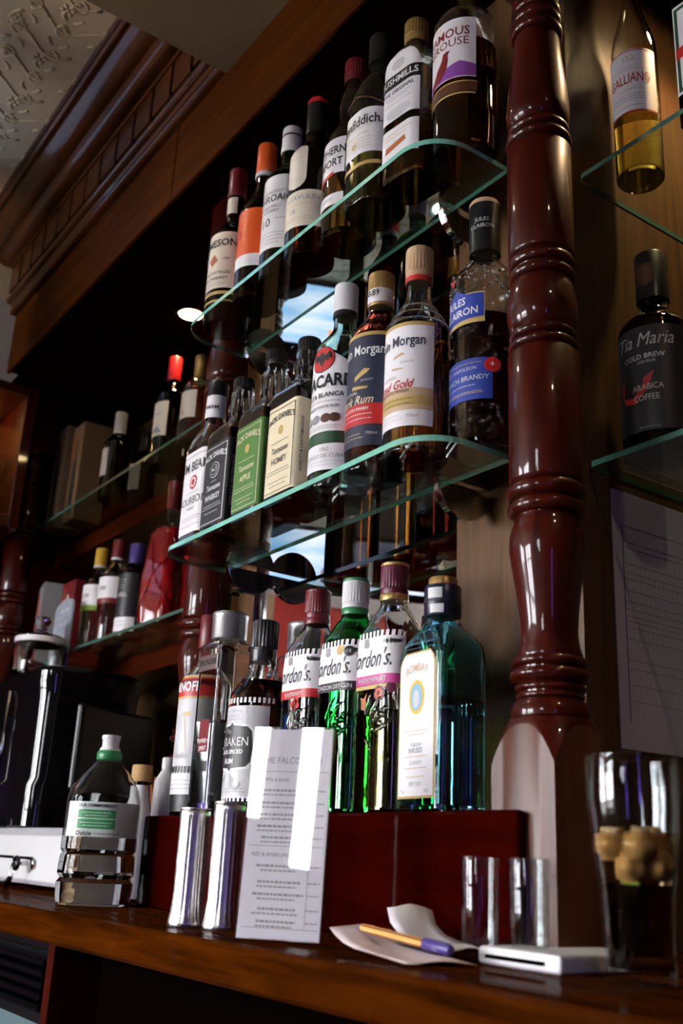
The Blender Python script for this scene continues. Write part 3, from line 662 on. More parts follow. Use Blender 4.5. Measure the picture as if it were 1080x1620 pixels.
# ------------------------------------------------------------------ bottles: middle shelf
def beam():
    S = [(0, .036, .030, .014), (.006, .0375, .032, .014), (.168, .0375, .032, .014), (.185, .035, .030, .02), (.205, .022, .021, .02), (.22, .0165, .0165, .0165), (.262, .0155, .0155, .0155)]
    b = B('bourbon_bottle', -1.376, .698, ZM, S, 'bourbon bottle with white label and red round seal, leftmost on the middle shelf', GM)
    b.glassware('clear_glass', 'whisky', .17); b.cap([(.0170, .262), (.0170, .2865), (.016, .288)], 'cap_black')
    l = b.patch('neck_label', 'white_label', .222, .262, lambda z: .034, off=.0014); b.text('ink_black', [('JIM BEAM', .004, .240, .0082, dict(bold=.02))], l, .002)
    l = b.patch('front_label', 'white_label', .022, .160, .052)
    b.text('ink_black', [('JIM BEAM', .006, .133, .0225, dict(bold=.015, xs=.85)), ('BOURBON', .006, .075, .0185, dict(xs=.85)), ('WHISKEY', .006, .062, .006)], l)
    d = b.disc('seal', 'ink_red', .008, .106, .012, l); b.disc('seal_ring', 'white_label', .008, .106, .0085, d, .0013); b.disc('seal_centre', 'ink_red', .008, .106, .0055, d, .0016)
    b.lines('ink_grey', [(.006, .089, .022), (.006, .048, .03), (.006, .044, .026), (.006, .034, .03)], l); b.lines('ink_black', [(.006, .152, .03)], l)
beam()
def jd(x, lm, lab, inkc, flavour, emblem, h, liq, y=YS):
    S = [(0, .036, .036, .006), (.004, .038, .038, .007), (.165, .038, .038, .007), (.175, .036, .036, .010), (.185, .028, .028, .016), (.19, .021, .021, .02), (.2, .0185, .0185, .0185), (.215, .020, .020, .020), (.232, .0195, .0195, .0195), (.247, .0155, .0155, .0155), (h-.008, .015, .015, .015)]
    b = B('square_whiskey_bottle', x, y, ZM, S, lab, GM)
    b.glassware('clear_glass', liq, .168); knurl('cap', .0165, h-.024, h, 'cap_black', b.root)
    for i in range(10):
        a = 2*pi*i/10; bm = tube_bm([((r+.0002)*cos(a), (r+.0002)*sin(a), z) for r, z in ((.019, .2), (.020, .215), (.0195, .232), (.016, .246))], .0016, 5); bm_obj('neck_flute', bm, 'clear_glass', b.root, True)
    l = b.patch('wrap_label', lm, .018, .150, lambda z: (-.036, .098), 0, nz=3, ns=40)
    K = dict(bold=.012, xs=.78)
    b.text(inkc, [("JACK DANIEL'S", 0, .132, .0125, dict(bold=.02, xs=.82, arc=6))], l)
    if emblem == 'no7':
        d = b.disc('seal', inkc, 0, .106, .014, l, rz=.013); b.disc('seal_field', lm, 0, .106, .0128, d, .0013, rz=.0118); b.disc('seal_ring', inkc, 0, .106, .0095, d, .0016, rz=.0085); b.disc('seal_centre', lm, 0, .106, .0088, d, .0018, rz=.0078); b.text(inkc, [('No.7', 0, .106, .0085, dict(bold=.02, xs=.8))], d, .0021)
        b.text(inkc, [('Tennessee', 0, .078, .0125, dict(shear=.3, bold=.01, xs=.8)), ('WHISKEY', 0, .062, .0125, dict(bold=.015, xs=.85))], l); fz = [(.0, .088, .008), (0, .050, .026), (0, .046, .028), (0, .038, .02)]
    else:
        b.text(inkc, [('Tennessee', 0, .082, .0125, dict(shear=.3, bold=.01, xs=.8)), (flavour, 0, .066, .0125, dict(bold=.015, xs=.9))], l); fz = [(0, .094, .022), (0, .052, .026), (0, .048, .028), (0, .030, .02), (0, .036, .024)]
        b.disc('emblem', 'ink_gold', 0, .111, .006, l, rz=.007)
    b.lines(inkc, fz, l)
    fr = [(-.033, .022), (.033, .022), (.033, .144), (-.033, .144)]
    for (a, c), (d_, e) in zip(fr, fr[1:]+fr[:1]):
        w = .0005; b.poly('border_line', inkc, [(min(a, d_)-w, min(c, e)-w), (max(a, d_)+w, min(c, e)-w), (max(a, d_)+w, max(c, e)+w), (min(a, d_)-w, max(c, e)+w)], l)
    b.text(inkc, [('QUALITY & CRAFTSMANSHIP', .045, .082, .0062, dict(rot=pi/2, bold=.01))], l); b.lines(inkc, [(.075, .13-.008*i, .014) for i in range(11)], l)
jd(-1.298, 'ink_black', 'square bottle with black label and white lettering, second on the middle shelf', 'ink_white', '', 'no7', .268, 'whisky')
jd(-1.202, 'ink_applegreen', 'square bottle with green apple label on the middle shelf', 'ink_honey', 'APPLE', 'a', .278, 'amber')
jd(-1.112, 'ink_honey', 'square bottle with cream honey label on the middle shelf', 'ink_black', 'HONEY', 'h', .262, 'dark_rum')
def bacardi():
    S = prof_round(.0395, .20, .245, .0155, .29, power=.9); b = B('rum_bottle', -1.0245, YS, ZM, S, 'clear rum bottle with red bat roundel and tall white cap on the middle shelf', GM, radians(9))
    b.glassware('pale_green_glass', 'gin_liquid', .15); b.cap([(.0162, .262), (.0168, .263), (.0168, .306), (.0160, .308)], 'cap_white'); k = b.cap([(.0171, .258), (.0171, .265)], 'cap_black', 'cap_band')
    l = b.patch('front_label', 'white_label', .075, .190, lambda z: .055 if z < .166 else max(.016, .055-(z-.166)*1.62), 0, nz=16)
    d = b.disc('roundel', 'ink_black', .002, .180, .0195, l); d2 = b.disc('roundel_field', 'ink_red', .002, .180, .0183, d, .0013)
    b.poly('bat', 'ink_black', [(-0.0135, 0.1780), (-0.0130, 0.1860), (-0.0095, 0.1905), (-0.0060, 0.1865), (-0.0015, 0.1855), (-0.0005, 0.1915), (0.0012, 0.1885), (0.0028, 0.1885), (0.0045, 0.1915), (0.0055, 0.1855), (0.0100, 0.1865), (0.0135, 0.1905), (0.0170, 0.1860), (0.0175, 0.1780), (0.0142, 0.1815), (0.0115, 0.1755), (0.0082, 0.1795), (0.0052, 0.1735), (0.0020, 0.1690), (-0.0012, 0.1735), (-0.0042, 0.1795), (-0.0075, 0.1755), (-0.0102, 0.1815)], d, .0017)
    b.text('ink_black', [('BACARDI', .010, .147, .0245, dict(bold=.035, xs=.85)), ('CARTA BLANCA', 0, .127, .0095, dict(bold=.015)), ('SUPERIOR WHITE RUM', 0, .110, .0058)], l)
    for s_, c_ in ((-.018, 'grey'), (-.004, 'grey'), (.012, 'brown'), (.024, 'brown')): b.disc('medal', 'ink_'+c_, s_, .094, .0075, l, .0009+abs(s_)*.01, rz=.0065)
    b.lines('ink_grey', [(0, .118, .03), (0, .083, .032), (0, .080, .028)], l); b.patch('green_strip', 'ink_dkgreen', .0585, .0745, .055)
    l = b.patch('lower_label', 'white_label', .022, .058, .055); b.text('ink_grey', [('SANTIAGO DE CUBA', .004, .041, .0072, dict(bold=.01)), ('1862', .012, .050, .0072)], l); b.lines('ink_ltgrey', [(0, .034, .04), (0, .029, .03)], l)
bacardi()
def morgan(x, dark, h):
    S = prof_round(.039, .185, .235, .015, h-.014, power=.9)
    if dark:
        b = B('rum_bottle', x, YS, ZM, S, 'dark rum bottle with navy label, red band and price-tagged gold cap', GM); b.glassware('clear_glass', 'dark_rum', .228)
    else:
        S = prof_round(.039, .165, .222, .015, h-.014, power=.9); b = B('rum_bottle', x, YS, ZM, S, 'spiced rum bottle with white and gold label and tan cap on the middle shelf', GM); b.glassware('clear_glass', 'whisky', .168)
    knurl('cap', .0172, h-.050, h, 'cap_gold' if dark else 'cap_tan', b.root, amp=.0004)
    K = 'ink_white' if dark else 'ink_navy'; F = 'ink_navy' if dark else 'white_label'
    zt = .180 if dark else .160
    l = b.patch('front_label', F, .030, zt, .0545); b.patch('gold_edge', 'ink_gold', zt, zt+.005, .0545, 0)
    b.text(K, [('Captain Morgan', -.001, zt-.020, .0195, dict(bold=.012, xs=.72))], l)
    z = zt-.085
    if dark:
        p = b.patch('tag_band', 'white_label', h-.046, h-.026, .030, 0, .0026, label='white price sticker'); p.location = (0, 0, 0)
        b2 = b.sec; b.sec = lambda q: (q, .0176, .0176, .0176); b.text('ink_black', [('£18.89', .002, h-.035, .0125, dict(bold=.02, xs=.72))], p, .0030); b.sec = b2
        p.data.vertices.foreach_set('co', [c for v in p.data.vertices for c in (v.co.x*1.0, v.co.y*1.0, v.co.z)])
        b.patch('red_band', 'ink_red', .058, .086, .0545, 0, .0008, l)
        b.text('ink_honey', [('ORIGINAL', -.004, .102, .006), ('Dark Rum', .002, .091, .016, dict(shear=.35, bold=.012, xs=.85))], l, .0012); b.text('ink_white', [('SMOOTH FINISH', .004, .079, .0058, dict(bold=.012))], l, .0014)
        b.lines('ink_white', [(.004, .072, .026), (.004, .066, .026)], l, .0014); b.lines('ink_tan', [(-.004, .046, .02), (-.004, .041, .024)], l); b.text('ink_ltgrey', [('700ml', .030, .046, .006)], l)
        b.poly('scroll', 'ink_gold', [(.004, .118), (.022, .128), (.026, .133), (.018, .134), (.004, .124)], l); b.poly('scroll', 'ink_gold', [(.0, .112), (.024, .109), (.022, .106), (.0, .107)], l); b.text('ink_ltgrey', [('QUALITY', .022, .118, .0042)], l)
    else:
        b.patch('gold_band', 'ink_tan', .050, .078, .0545, 0, .0008, l); b.patch('gold_band', 'ink_gold', .056, .068, .0545, 0, .0009, l)
        b.text('ink_grey', [('ORIGINAL', -.004, .094, .006)], l); b.text('ink_red', [('Spiced Gold', -.002, .083, .0155, dict(shear=.35, bold=.012, xs=.82))], l, .0012); b.text('ink_brown', [('SMOOTH FINISH', .004, .074, .0058, dict(bold=.012))], l, .0014)
        b.lines('ink_brown', [(.004, .064, .026), (.004, .058, .026)], l, .0014); b.lines('ink_ltgrey', [(-.006, .044, .02), (-.006, .039, .024)], l); b.text('ink_grey', [('700ml', .030, .042, .006)], l)
        b.poly('scroll', 'ink_tan', [(.004, .118), (.020, .122), (.016, .125), (.004, .121)], l); b.text('ink_grey', [('QUALITY', .022, .112, .0042)], l); b.poly('scroll', 'ink_tan', [(.002, .107), (.020, .104), (.016, .103), (.002, .104)], l)
        b.patch('cap_print', 'ink_red', h-.050, h-.043, .03, 0, .0024)
        for k in range(3): bm_obj('shoulder_ring', tube_bm([((r_)*cos(2*pi*i/28), r_*sin(2*pi*i/28), zz) for i in range(28)], .0016, 6, closed=True), 'clear_glass', b.root, True) if (r_ := b.sec(.172+.013*k)[1]) and (zz := .172+.013*k) else 0
morgan(-.944, True, .287); morgan(-.866, False, .286)
def jules():
    S = prof_round(.0415, .215, .258, .018, .33, power=1.1); b = B('brandy_bottle', -.796, .749, ZM, S, 'dimpled brandy bottle with blue labels and black neck, right end of middle shelf', GM)
    b.glassware('clear_glass', 'dark_rum', .165)
    b.cap([(.0195, .262), (.0195, .330), (.019, .334)], 'cap_black', 'capsule'); b.cap([(.0197, .330), (.0197, .334), (.018, .337)], 'cap_tan', 'capsule_rim')
    s0 = b.sec; b.sec = lambda q: (q, .0196, .0196, .0196); b.text('ink_ltgrey', [('JULES', .012, .304, .0075), ('CLAIRON', .012, .295, .0075)], b.root, .0004, 'neck_lettering'); b.sec = s0
    l = b.patch('front_label', 'ink_gold', .150, .190, lambda z: (-.05, .0335), 0, nz=3); b.poly('label_field', 'ink_blue', [(-.05, .152), (.0325, .157), (.0325, .188), (.012, .1885), (-.004, .198), (-.02, .1885), (-.05, .1885)], l)
    b.text('ink_white', [('JULES', -.004, .180, .0135, dict(bold=.012, xs=.9)), ('CLAIRON', .000, .1655, .0135, dict(bold=.012, xs=.9))], l, .0014)
    l = b.patch('lower_label', 'ink_blue', .052, .104, lambda z: (-.05, .042), 0, nz=3); b.text('ink_ltgrey', [('VSOP NAPOLEON', 0, .091, .006), ('FRENCH BRANDY', .004, .079, .0085, dict(bold=.01))], l)
    b.lines('ink_gold', [(0, .098, .03), (0, .060, .032), (0, .062, .03)], l); b.lines('ink_ltgrey', [(0, .070, .022)], l); d = b.disc('seal', 'ink_red', .042, .094, .0095, b.root, .0014); b.text('ink_ltgrey', [('+', .042, .094, .012)], d, .0018)
    b.disc('emblem', 'ink_red', -.012, .214, .0035, b.root, rz=.006)
    bm = bmesh.new()
    for i in range(170):
        s_ = random.uniform(-.05, .09); z = random.choice((random.uniform(.012, .05), random.uniform(.106, .148), random.uniform(.192, .225)))
        r = random.uniform(.0016, .0032); c = b.pt(s_, z, -.0004); bmesh.ops.create_icosphere(bm, subdivisions=1, radius=r, matrix=Matrix.Translation(c))
    o = bm_obj('glass_dimples', bm, 'clear_glass', b.root, True); o['kind'] = 'stuff'
jules()

# ------------------------------------------------------------------ bottles on the riser
YR = .736
def smirnoff():
    S = prof_round(.0385, .19, .235, .0145, .29); b = B('vodka_bottle', -1.402, YR, ZL, S, 'frosted vodka bottle with red name band, leftmost on the riser', GL)
    b.glassware('clear_glass', 'water', .20); b.cap([(.0155, .25), (.0165, .252), (.0165, .300), (.0155, .302)], 'cap_dkred', 'capsule')
    l = b.patch('front_label', 'ltgrey' if 'ltgrey' in M else 'ink_ltgrey', .048, .205, .058)
    b.patch('name_band', 'ink_red', .172, .200, .058, 0, .0008, l); b.patch('band_edge', 'ink_gold', .200, .2035, .058, 0, .0009, l); b.patch('band_edge', 'ink_gold', .1685, .172, .058, 0, .0009, l)
    b.text('ink_white', [('SMIRNOFF', 0, .186, .0205, dict(bold=.03, xs=.72))], l, .0013); b.poly('emblem', 'ink_gold', [(.008, .148), (.022, .150), (.022, .142), (.010, .143)], l)
    bm_ = [(.012+.0008*i, .140-.006*i) for i in range(9)]; b.poly('flourish', 'ink_gold', [(p[0], p[1]) for p in bm_]+[(p[0]+.0012, p[1]) for p in bm_[::-1]], l)
    b.text('ink_grey', [('Vodka', .006, .085, .013, dict(shear=.4))], l); b.patch('lower_label', 'white_label', .030, .062, .058, 0, .0008)
    for i in range(16): b.poly('stripe', 'ink_black', [(-.04+i*.006, .060), (-.0365+i*.006, .060), (-.0365+i*.006, .070), (-.04+i*.006, .070)], l, .0012)
    b.patch('base_band', 'ink_black', .006, .030, .058); b.lines('ink_grey', [(.01, .05, .03), (.01, .044, .03), (.01, .038, .026)], b.root, .0012)
smirnoff()
def thunder(x, y, h, lab, full=True):
    S = [(0, .029, .029, .003), (.003, .030, .030, .004), (h-.055, .030, .030, .004), (h-.048, .0275, .0275, .006), (h-.042, .020, .020, .02), (h-.036, .019, .019, .019)]
    b = B('square_vodka_bottle', x, y, ZL, S, lab, GL)
    b.glassware('clear_glass', 'water', h*.45, t=.004, base=.016)
    b.cap([(.0255, h-.040), (.0262, h-.039), (.0262, h-.008), (.0268, h-.007), (.0268, h-.0015), (.0258, h)], 'silver_cap', n=10)
    if full:
        l = b.patch('name_plate', 'satin_nickel', h-.088, h-.066, .0275, 0, .0012); b.text('ink_black', [('THUNDER', 0, h-.077, .0115, dict(bold=.02, xs=.95))], l, .0018)
        k = b.patch('side_print', 'ink_dkred', .085, .13, lambda z: (-.01, .018)); k2 = b.patch('side_print', 'ink_black', .03, .125, lambda z: (.032, .046)); b.text('ink_white', [('TOFFEE +', .004, .100, .0078, dict(bold=.02)), ('SPIRIT', .004, .090, .0078, dict(bold=.02))], k, .0012)
thunder(-1.315, .722, .289, 'tall square clear vodka bottle with silver cap and metal name plate on the riser')
thunder(-1.225, .798, .272, 'second square clear bottle with silver cap, half hidden behind the black capped rum', False)
def kraken():
    S = prof_round(.043, .150, .205, .0165, .25); b = B('rum_bottle', -1.222, .728, ZL, S, 'round black rum bottle with grey tentacle label, behind the menu stand', GL)
    b.glassware('clear_glass', 'dark_rum', .178); knurl('cap', .0185, .205, .264, 'cap_black', b.root)
    for sg in (-1, 1):
        bm_obj('finger_loop', tube_bm([(sg*(.018+.011*sin(pi*i/10)), -.002, .183+.028*i/10) for i in range(11)], .0042, 8), 'clear_glass', b.root, True)
    l = b.patch('front_label', 'ltgrey' if 'ltgrey' in M else 'ink_ltgrey', .020, .140, .058)
    sh = [(-.030, .066), (-.025, .060), (.0, .058), (.004, .054), (.008, .058), (.03, .060), (.036, .066), (.038, .085), (.036, .106), (.030, .112), (.008, .114), (.004, .118), (0, .114), (-.025, .112), (-.030, .106), (-.032, .085)]
    w = b.poly('badge_edge', 'ink_white', [((s-.003)*1.10+.003, (z-.086)*1.10+.086) for s, z in sh], l, .0009); d = b.poly('badge', 'ink_black', sh, l, .0013)
    b.text('ink_ltgrey', [('The', -.004, .106, .009, dict(shear=.4))], d, .0018); b.text('ink_white', [('KRAKEN', .006, .092, .0165, dict(xs=.85)), ('BLACK SPICED', .002, .079, .0072, dict(bold=.03)), ('RUM', .002, .067, .0092, dict(bold=.03))], d, .0018)
    b.text('ink_grey', [('RELEASED & PERMITTED', .0, .133, .0038), ('Sea Monsters', 0, .127, .0056)], l); b.lines('ink_grey', [(.0, .122, .02), (0, .032, .03), (0, .028, .034)], l)
    for sg, q in ((1, .012), (-1, .02)): b.poly('tentacle', 'ink_grey', [(sg*.005, .052), (sg*.014, .044), (sg*q, .036), (sg*(q+.008), .034), (sg*(q+.012), .042), (sg*(q+.014), .036), (sg*(q+.006), .028), (sg*(q-.006), .034), (sg*.006, .044)], l)
    for z in (.016, .144):
        for i in range(18): b.poly('glyph', 'ink_white', [(-.05+i*.0065, z), (-.0465+i*.0065, z), (-.0465+i*.0065, z+.007), (-.05+i*.0065, z+.007)], b.root, .0006)
kraken()
def gordons(x, gm, liq, level, capm, band, bandtxt, h, lab, extra):
    S = [(0, .036, .030, .018), (.006, .0385, .0325, .02), (.190, .0385, .0325, .02), (.205, .037, .032, .024), (.222, .028, .026, .024), (.236, .018, .018, .018), (.245, .0155, .0155, .0155), (h-.012, .0148, .0148, .0148)]
    b = B('gin_bottle', x, YR, ZL, S, lab, GL)
    b.glassware(gm, liq, level); z0 = h-.046
    knurl('cap', .0170, z0, h-.003, capm[0], b.root, 28, .0004); b.cap([(.0172, h-.004), (.0172, h-.001), (.016, h)], capm[1], 'cap_disc'); b.cap([(.0172, z0-.001), (.0175, z0), (.0175, z0+.007), (.0172, z0+.0075)], capm[1], 'cap_ring')
    l = b.patch('front_label', 'white_label', .152, .196, lambda z: (-.050, .050), 0, nz=3)
    b.text('ink_black', [("Gordon's.", -.004, .170, .0290, dict(shear=.42, bold=.004, xs=.66))], l); bd = b.patch('colour_band', 'ink_'+band, .141, .152, lambda z: (-.050, .050), 0, .0007, l); b.text('ink_ltgrey', [(bandtxt, .004, .1462, .0075, dict(bold=.01))], bd, .0013)
    b.poly('crest', 'ink_grey', [(-.012, .186), (-.007, .184), (-.002, .186), (-.003, .195), (-.011, .195)], l)
    # vertical teeth along the label top and embossed leaf with berries on the glass below
    for i in range(13): b.poly('label_tooth', 'white_label', [(-.045+i*.007, .196), (-.041+i*.007, .196), (-.041+i*.007, .203), (-.045+i*.007, .203)], l, .0006)
    for k, pts in enumerate(([(.000, .095), (.006, .112), (.018, .124), (.034, .130)], [(.004, .092), (.014, .106), (.028, .114), (.038, .112)], [(-.002, .092), (-.006, .110), (.002, .126), (.012, .134)], [(.002, .088), (-.004, .08), (.004, .07), (.010, .06)], [(.006, .088), (.022, .090), (.032, .098), (.036, .104)])):
        bm_obj('embossed_leaf', tube_bm([b.pt(s, z, .0002) for s, z in pts], [.0012, .0024, .0026, .0008], 6), gm, b.root, True)
    for s, z in ((.010, .100), (.018, .104), (.014, .112), (.024, .106), (.010, .09), (.021, .096)):
        bm = bmesh.new(); bmesh.ops.create_uvsphere(bm, u_segments=10, v_segments=6, radius=.0042, matrix=Matrix.Translation(b.pt(s, z, -.001))); bm_obj('embossed_berry', bm, gm, b.root, True)
    for k in extra: k(b, l)
def berries(b, l):
    for s, z in ((.002, .134), (.008, .136), (.014, .132), (.006, .129), (.012, .138)): b.disc('printed_berry', 'ink_red', s, z, .0042, b.root, .0006)
def fruits(b, l):
    d = b.disc('printed_fruit', 'ink_plum', .018, .130, .009, b.root, .0006); b.disc('fruit_flesh', 'ink_orange', .018, .130, .006, d, .0009); b.disc('fruit_seeds', 'ink_plum', .018, .130, .003, d, .0012)
    b.poly('printed_flower', 'ink_rust', [(-.014, .114), (-.006, .112), (-.003, .118), (-.006, .124), (-.004, .132), (-.010, .126), (-.016, .128), (-.014, .121)], b.root, .0006); b.disc('printed_fruit', 'ink_plum', .034, .136, .006, b.root, .0006)
    b.patch('gold_strip', 'ink_gold', .136, .1405, lambda z: (-.05, .05), 0, .0006)
def medals(b, l): b.disc('medal', 'ink_gold', .018, .190, .0065, l); d = b.disc('medal', 'ink_black', .031, .188, .0065, l); b.text('ink_ltgrey', [('18', .031, .188, .006)], d, .0014)
gordons(-1.104, 'clear_glass', 'gin_liquid', .15, ('cap_dkred', 'cap_dkred'), 'red', 'RASPBERRY', .288, 'clear gin bottle with dark red cap and red band, behind the menu stand', [berries])
gordons(-1.019, 'gin_green_glass', 'gin_liquid', .17, ('cap_white', 'cap_green'), 'black', 'LONDON DRY GIN', .287, 'green gin bottle with white and green cap on the riser', [medals])
gordons(-.940, 'clear_glass', 'yellow_gin', .112, ('cap_plum', 'cap_gold'), 'magenta', 'PASSIONFRUIT', .291, 'gin bottle with plum and gold cap and magenta band on the riser', [fruits])
def bombay():
    S = [(0, .0425, .030, .010), (.004, .044, .0315, .010), (.165, .044, .0315, .010), (.178, .042, .0305, .012), (.19, .034, .027, .018), (.20, .024, .022, .02), (.21, .0185, .0185, .0185), (.245, .018, .018, .018)]
    b = B('gin_bottle', -.856, YR+.004, ZL, S, 'translucent blue square gin bottle with tall white label beside the column', GL, radians(-7))
    b.secs = S; b.glassware('blue_glass', 'gin_liquid', .118, t=.004, base=.008)
    b.cap([(.0205, .212), (.0212, .213), (.0212, .246), (.0198, .248)], 'cap_navy', 'capsule'); b.cap([(.0165, .248), (.0165, .256), (.015, .258)], 'cap_gold', 'cap_top'); b.cap([(.0214, .226), (.0218, .227), (.0214, .229)], 'cap_black', 'capsule_ring')
    s0 = b.sec; b.sec = lambda q: (q, .0213, .0213, .0213); t = b.patch('seal_strip', 'ink_ltgrey', .214, .224, lambda z: (.006, .022)); b.patch('seal_strip', 'ink_ltgrey', .231, .243, lambda z: (.002, .020)); b.sec = s0
    arch = lambda w: (lambda z: w if z < .152 else w*sqrt(max(1e-4, 1-.55*((z-.152)/.018)**2)))
    g = b.patch('front_label', 'ink_gold', .014, .170, arch(.036), 0, .0005, nz=24); l = b.patch('label_field', 'white_label', .0165, .168, arch(.0335), 0, .0009, g, nz=24)
    b.text('ink_tan', [('BOMBAY', 0, .152, .0125, dict(bold=.01, arc=9, xs=.9))], g, .0013); d = b.disc('medallion', 'ink_yellow', 0, .120, .015, g, .0012, rz=.019); b.disc('medallion_field', 'ink_skyblue', 0, .120, .011, d, .0015, rz=.015); b.disc('portrait', 'ink_ltgrey', 0, .118, .006, d, .0018, rz=.010)
    b.text('ink_grey', [('Vapour', 0, .070, .0075, dict(shear=.4)), ('INFUSED', 0, .063, .0072, dict(bold=.02)), ('London', 0, .051, .0075, dict(shear=.4)), ('DRY GIN', 0, .0285, .006), ('70cl', -.024, .021, .0055), ('40%', .022, .021, .0055)], g, .0013)
    b.lines('ink_tan', [(0, .084, .022), (0, .080, .018), (0, .057, .022), (0, .045, .022), (0, .036, .018)], g, .0013)
bombay()

# ------------------------------------------------------------------ right bay
GR = 'bottles in the bay right of the column'
def galliano():
    S = prof_round(.0300, .20, .30, .012, .345, power=.8); b = B('liqueur_bottle', -.690, .92, ZU, S, 'slender yellow liqueur bottle with white label on the upper right shelf', GR, radians(18))
    b.glassware('clear_glass', 'galliano_yellow', .10); b.cap([(.0135, .32), (.0135, .356), (.0125, .358)], 'cap_gold')
    l = b.patch('front_label', 'white_label', .085, .185, .040); b.text('ink_red', [('GALLIANO', .002, .138, .0215, dict(bold=.01, xs=.55))], l); b.text('ink_tan', [('152', .002, .170, .011), ("L'AUTENTICO", .002, .121, .0055)], l)
    b.lines('ink_grey', [(0, .113, .024), (0, .109, .026), (0, .105, .024), (0, .095, .02)], l); b.lines('ink_tan', [(0, .158, .018), (0, .153, .022)], l); b.patch('red_line', 'ink_red', .085, .0875, .040, 0, .0008, l); b.patch('red_line', 'ink_red', .182, .1835, .040, 0, .0008, l)
galliano()
def jager():
    S = prof_square(.040, .028, .006, .20, .225, .0145, .275); b = B('herbal_liqueur_bottle', -.560, .905, ZU, S, 'square green liqueur bottle with framed label cut by the right edge', GR)
    b.glassware('dark_green_glass', 'dark_rum', .19); knurl('cap', .016, .245, .28, 'cap_green', b.root)
    l = b.patch('front_label', 'white_label', .045, .178, .037); b.patch('label_frame', 'ink_dkgreen', .049, .174, .0345, 0, .0008, l); b.patch('label_field', 'white_label', .054, .169, .030, 0, .0011, l)
    b.disc('emblem', 'ink_dkgreen', 0, .138, .022, l, .0015); b.poly('red_band', 'ink_red', [(-.0345, .096), (.0345, .106), (.0345, .122), (-.0345, .112)], l, .0016); b.lines('ink_grey', [(0, .088, .02), (0, .082, .022), (0, .074, .02)], l, .0015)
jager()
def tia():
    S = prof_round(.0425, .155, .195, .0175, .25); b = B('coffee_liqueur_bottle', -.672, .905, ZM, S, 'black coffee liqueur bottle with white script on the right bay shelf', GR, radians(8))
    b.glassware('brown_glass', 'dark_rum', .16); b.cap([(.0195, .20), (.0195, .262), (.018, .264)], 'cap_black', 'capsule'); b.poly('neck_emblem', 'ink_brown', [(-.012, .222), (.002, .216), (.012, .222), (.010, .245), (-.01, .245)], b.root, .0024)
    l = b.patch('front_label', 'ink_black', .020, .150, .056); b.text('ink_ltgrey', [('Tia Maria', .006, .132, .024, dict(shear=.3, xs=.78)), ('COLD BREW', .006, .111, .0085, dict(bold=.02)), ('LIQUEUR', .010, .104, .005)], l); b.lines('ink_grey', [(.01, .024, .012)], l)
    b.poly('red_flash', 'ink_red', [(-.022, .066), (-.008, .062), (.004, .074), (.006, .084), (.018, .092), (.014, .080), (.008, .068), (-.004, .054), (-.02, .058), (-.026, .078), (-.02, .088)], l, .0012); b.text('ink_bone', [('ARABICA', .010, .072, .0105, dict(xs=.8)), ('COFFEE', .008, .059, .0105, dict(xs=.8))], l, .0016)
tia()
def sheet():
    r = empty('pinned_sheet', (-.7345, .888, .128), 0, 'white ruled paper chart in a plastic sleeve pinned beside the column', 'paper sheet')
    box('paper_sheet', 0, .0012, 0, .21, 0, .297, 'paper', r); box('plastic_sleeve', .0020, .0024, -.004, .214, -.004, .301, 'acrylic', r)
    for i, z in enumerate((.255, .236, .229, .210, .199, .192, .178, .165, .156, .148, .142, .135, .122, .098, .088, .070, .052)): box('ruled_line', .0012, .0014, .016, .20, z, z+.0006, 'ink_grey', r)
    box('margin_line', .0012, .0014, .016, .0172, .03, .256, 'ink_indigo', r)
    for i in range(22): box('column_line', .0012, .0013, .022+.008*i, .0223+.008*i, .03, .256, 'ink_ltgrey', r)
sheet()

# ------------------------------------------------------------------ left bay
GA = 'bottles on the upper shelf of the far left bay'; GB = 'bottles on the lower shelf of the far left bay'
def wine(x, y, h, capm, lab, label_mat='white_label', z=ZU, dark='dark_green_glass', extra=None, grp=GA, lw=.036):
    S = prof_round(.0365, .18*h/.29, .225*h/.29, .0142, h-.01); b = B('wine_bottle', x, y, z, S, lab, grp)
    b.glassware(dark, 'dark_rum', .17*h/.29); b.cap([(.0155, h-.062), (.0158, h-.061), (.0158, h-.002), (.015, h)], capm, 'capsule')
    k = h/.29; l = b.patch('front_label', label_mat, .072*k, .160*k, lw)
    if extra: extra(b, l, k)
def w1(b, l, k): b.text('ink_grey', [('VIGNES', .008, .128*k, .0075)], l); b.poly('engraving', 'ink_grey', [(-.02, .082*k), (-.014, .096*k), (-.006, .088*k), (.004, .092*k), (.012, .098*k), (.02, .086*k), (.026, .080*k)], l)
def w2(b, l, k):
    b.poly('tower', 'ink_tan', [(-.010, .082*k), (-.004, .100*k), (-.001, .14*k), (.001, .14*k), (.004, .100*k), (.010, .082*k), (.005, .082*k), (0, .092*k), (-.005, .082*k)], l)
    b.lines('ink_tan', [(0, .15*k, .02), (0, .076*k, .024)], l)
wine(-2.05, .92, .287, 'cap_red', 'dark wine bottle with bright red capsule and cream label under the downlight', 'cream_label', extra=w1)
wine(-2.125, 1.005, .268, 'cap_red', 'wine bottle with dark red capsule behind the cream labelled wine bottle'); wine(-1.985, .990, .272, 'cap_red', 'wine bottle with red capsule half hidden behind the left column')
wine(-1.875, .905, .215, 'cap_gold', 'pale bottle with a tower engraved label next to the left column', 'cream_label', dark='pale_green_glass', extra=w2)
wine(-2.352, .92, .246, 'cap_white', 'dark bottle with white cap beside the cartons in the far left bay', 'ltgrey' if 'ltgrey' in M else 'ink_ltgrey', lw=.02)
wine(-2.40, 1.015, .236, 'cap_black', 'dark bottle with black cap behind the white capped bottle'); 
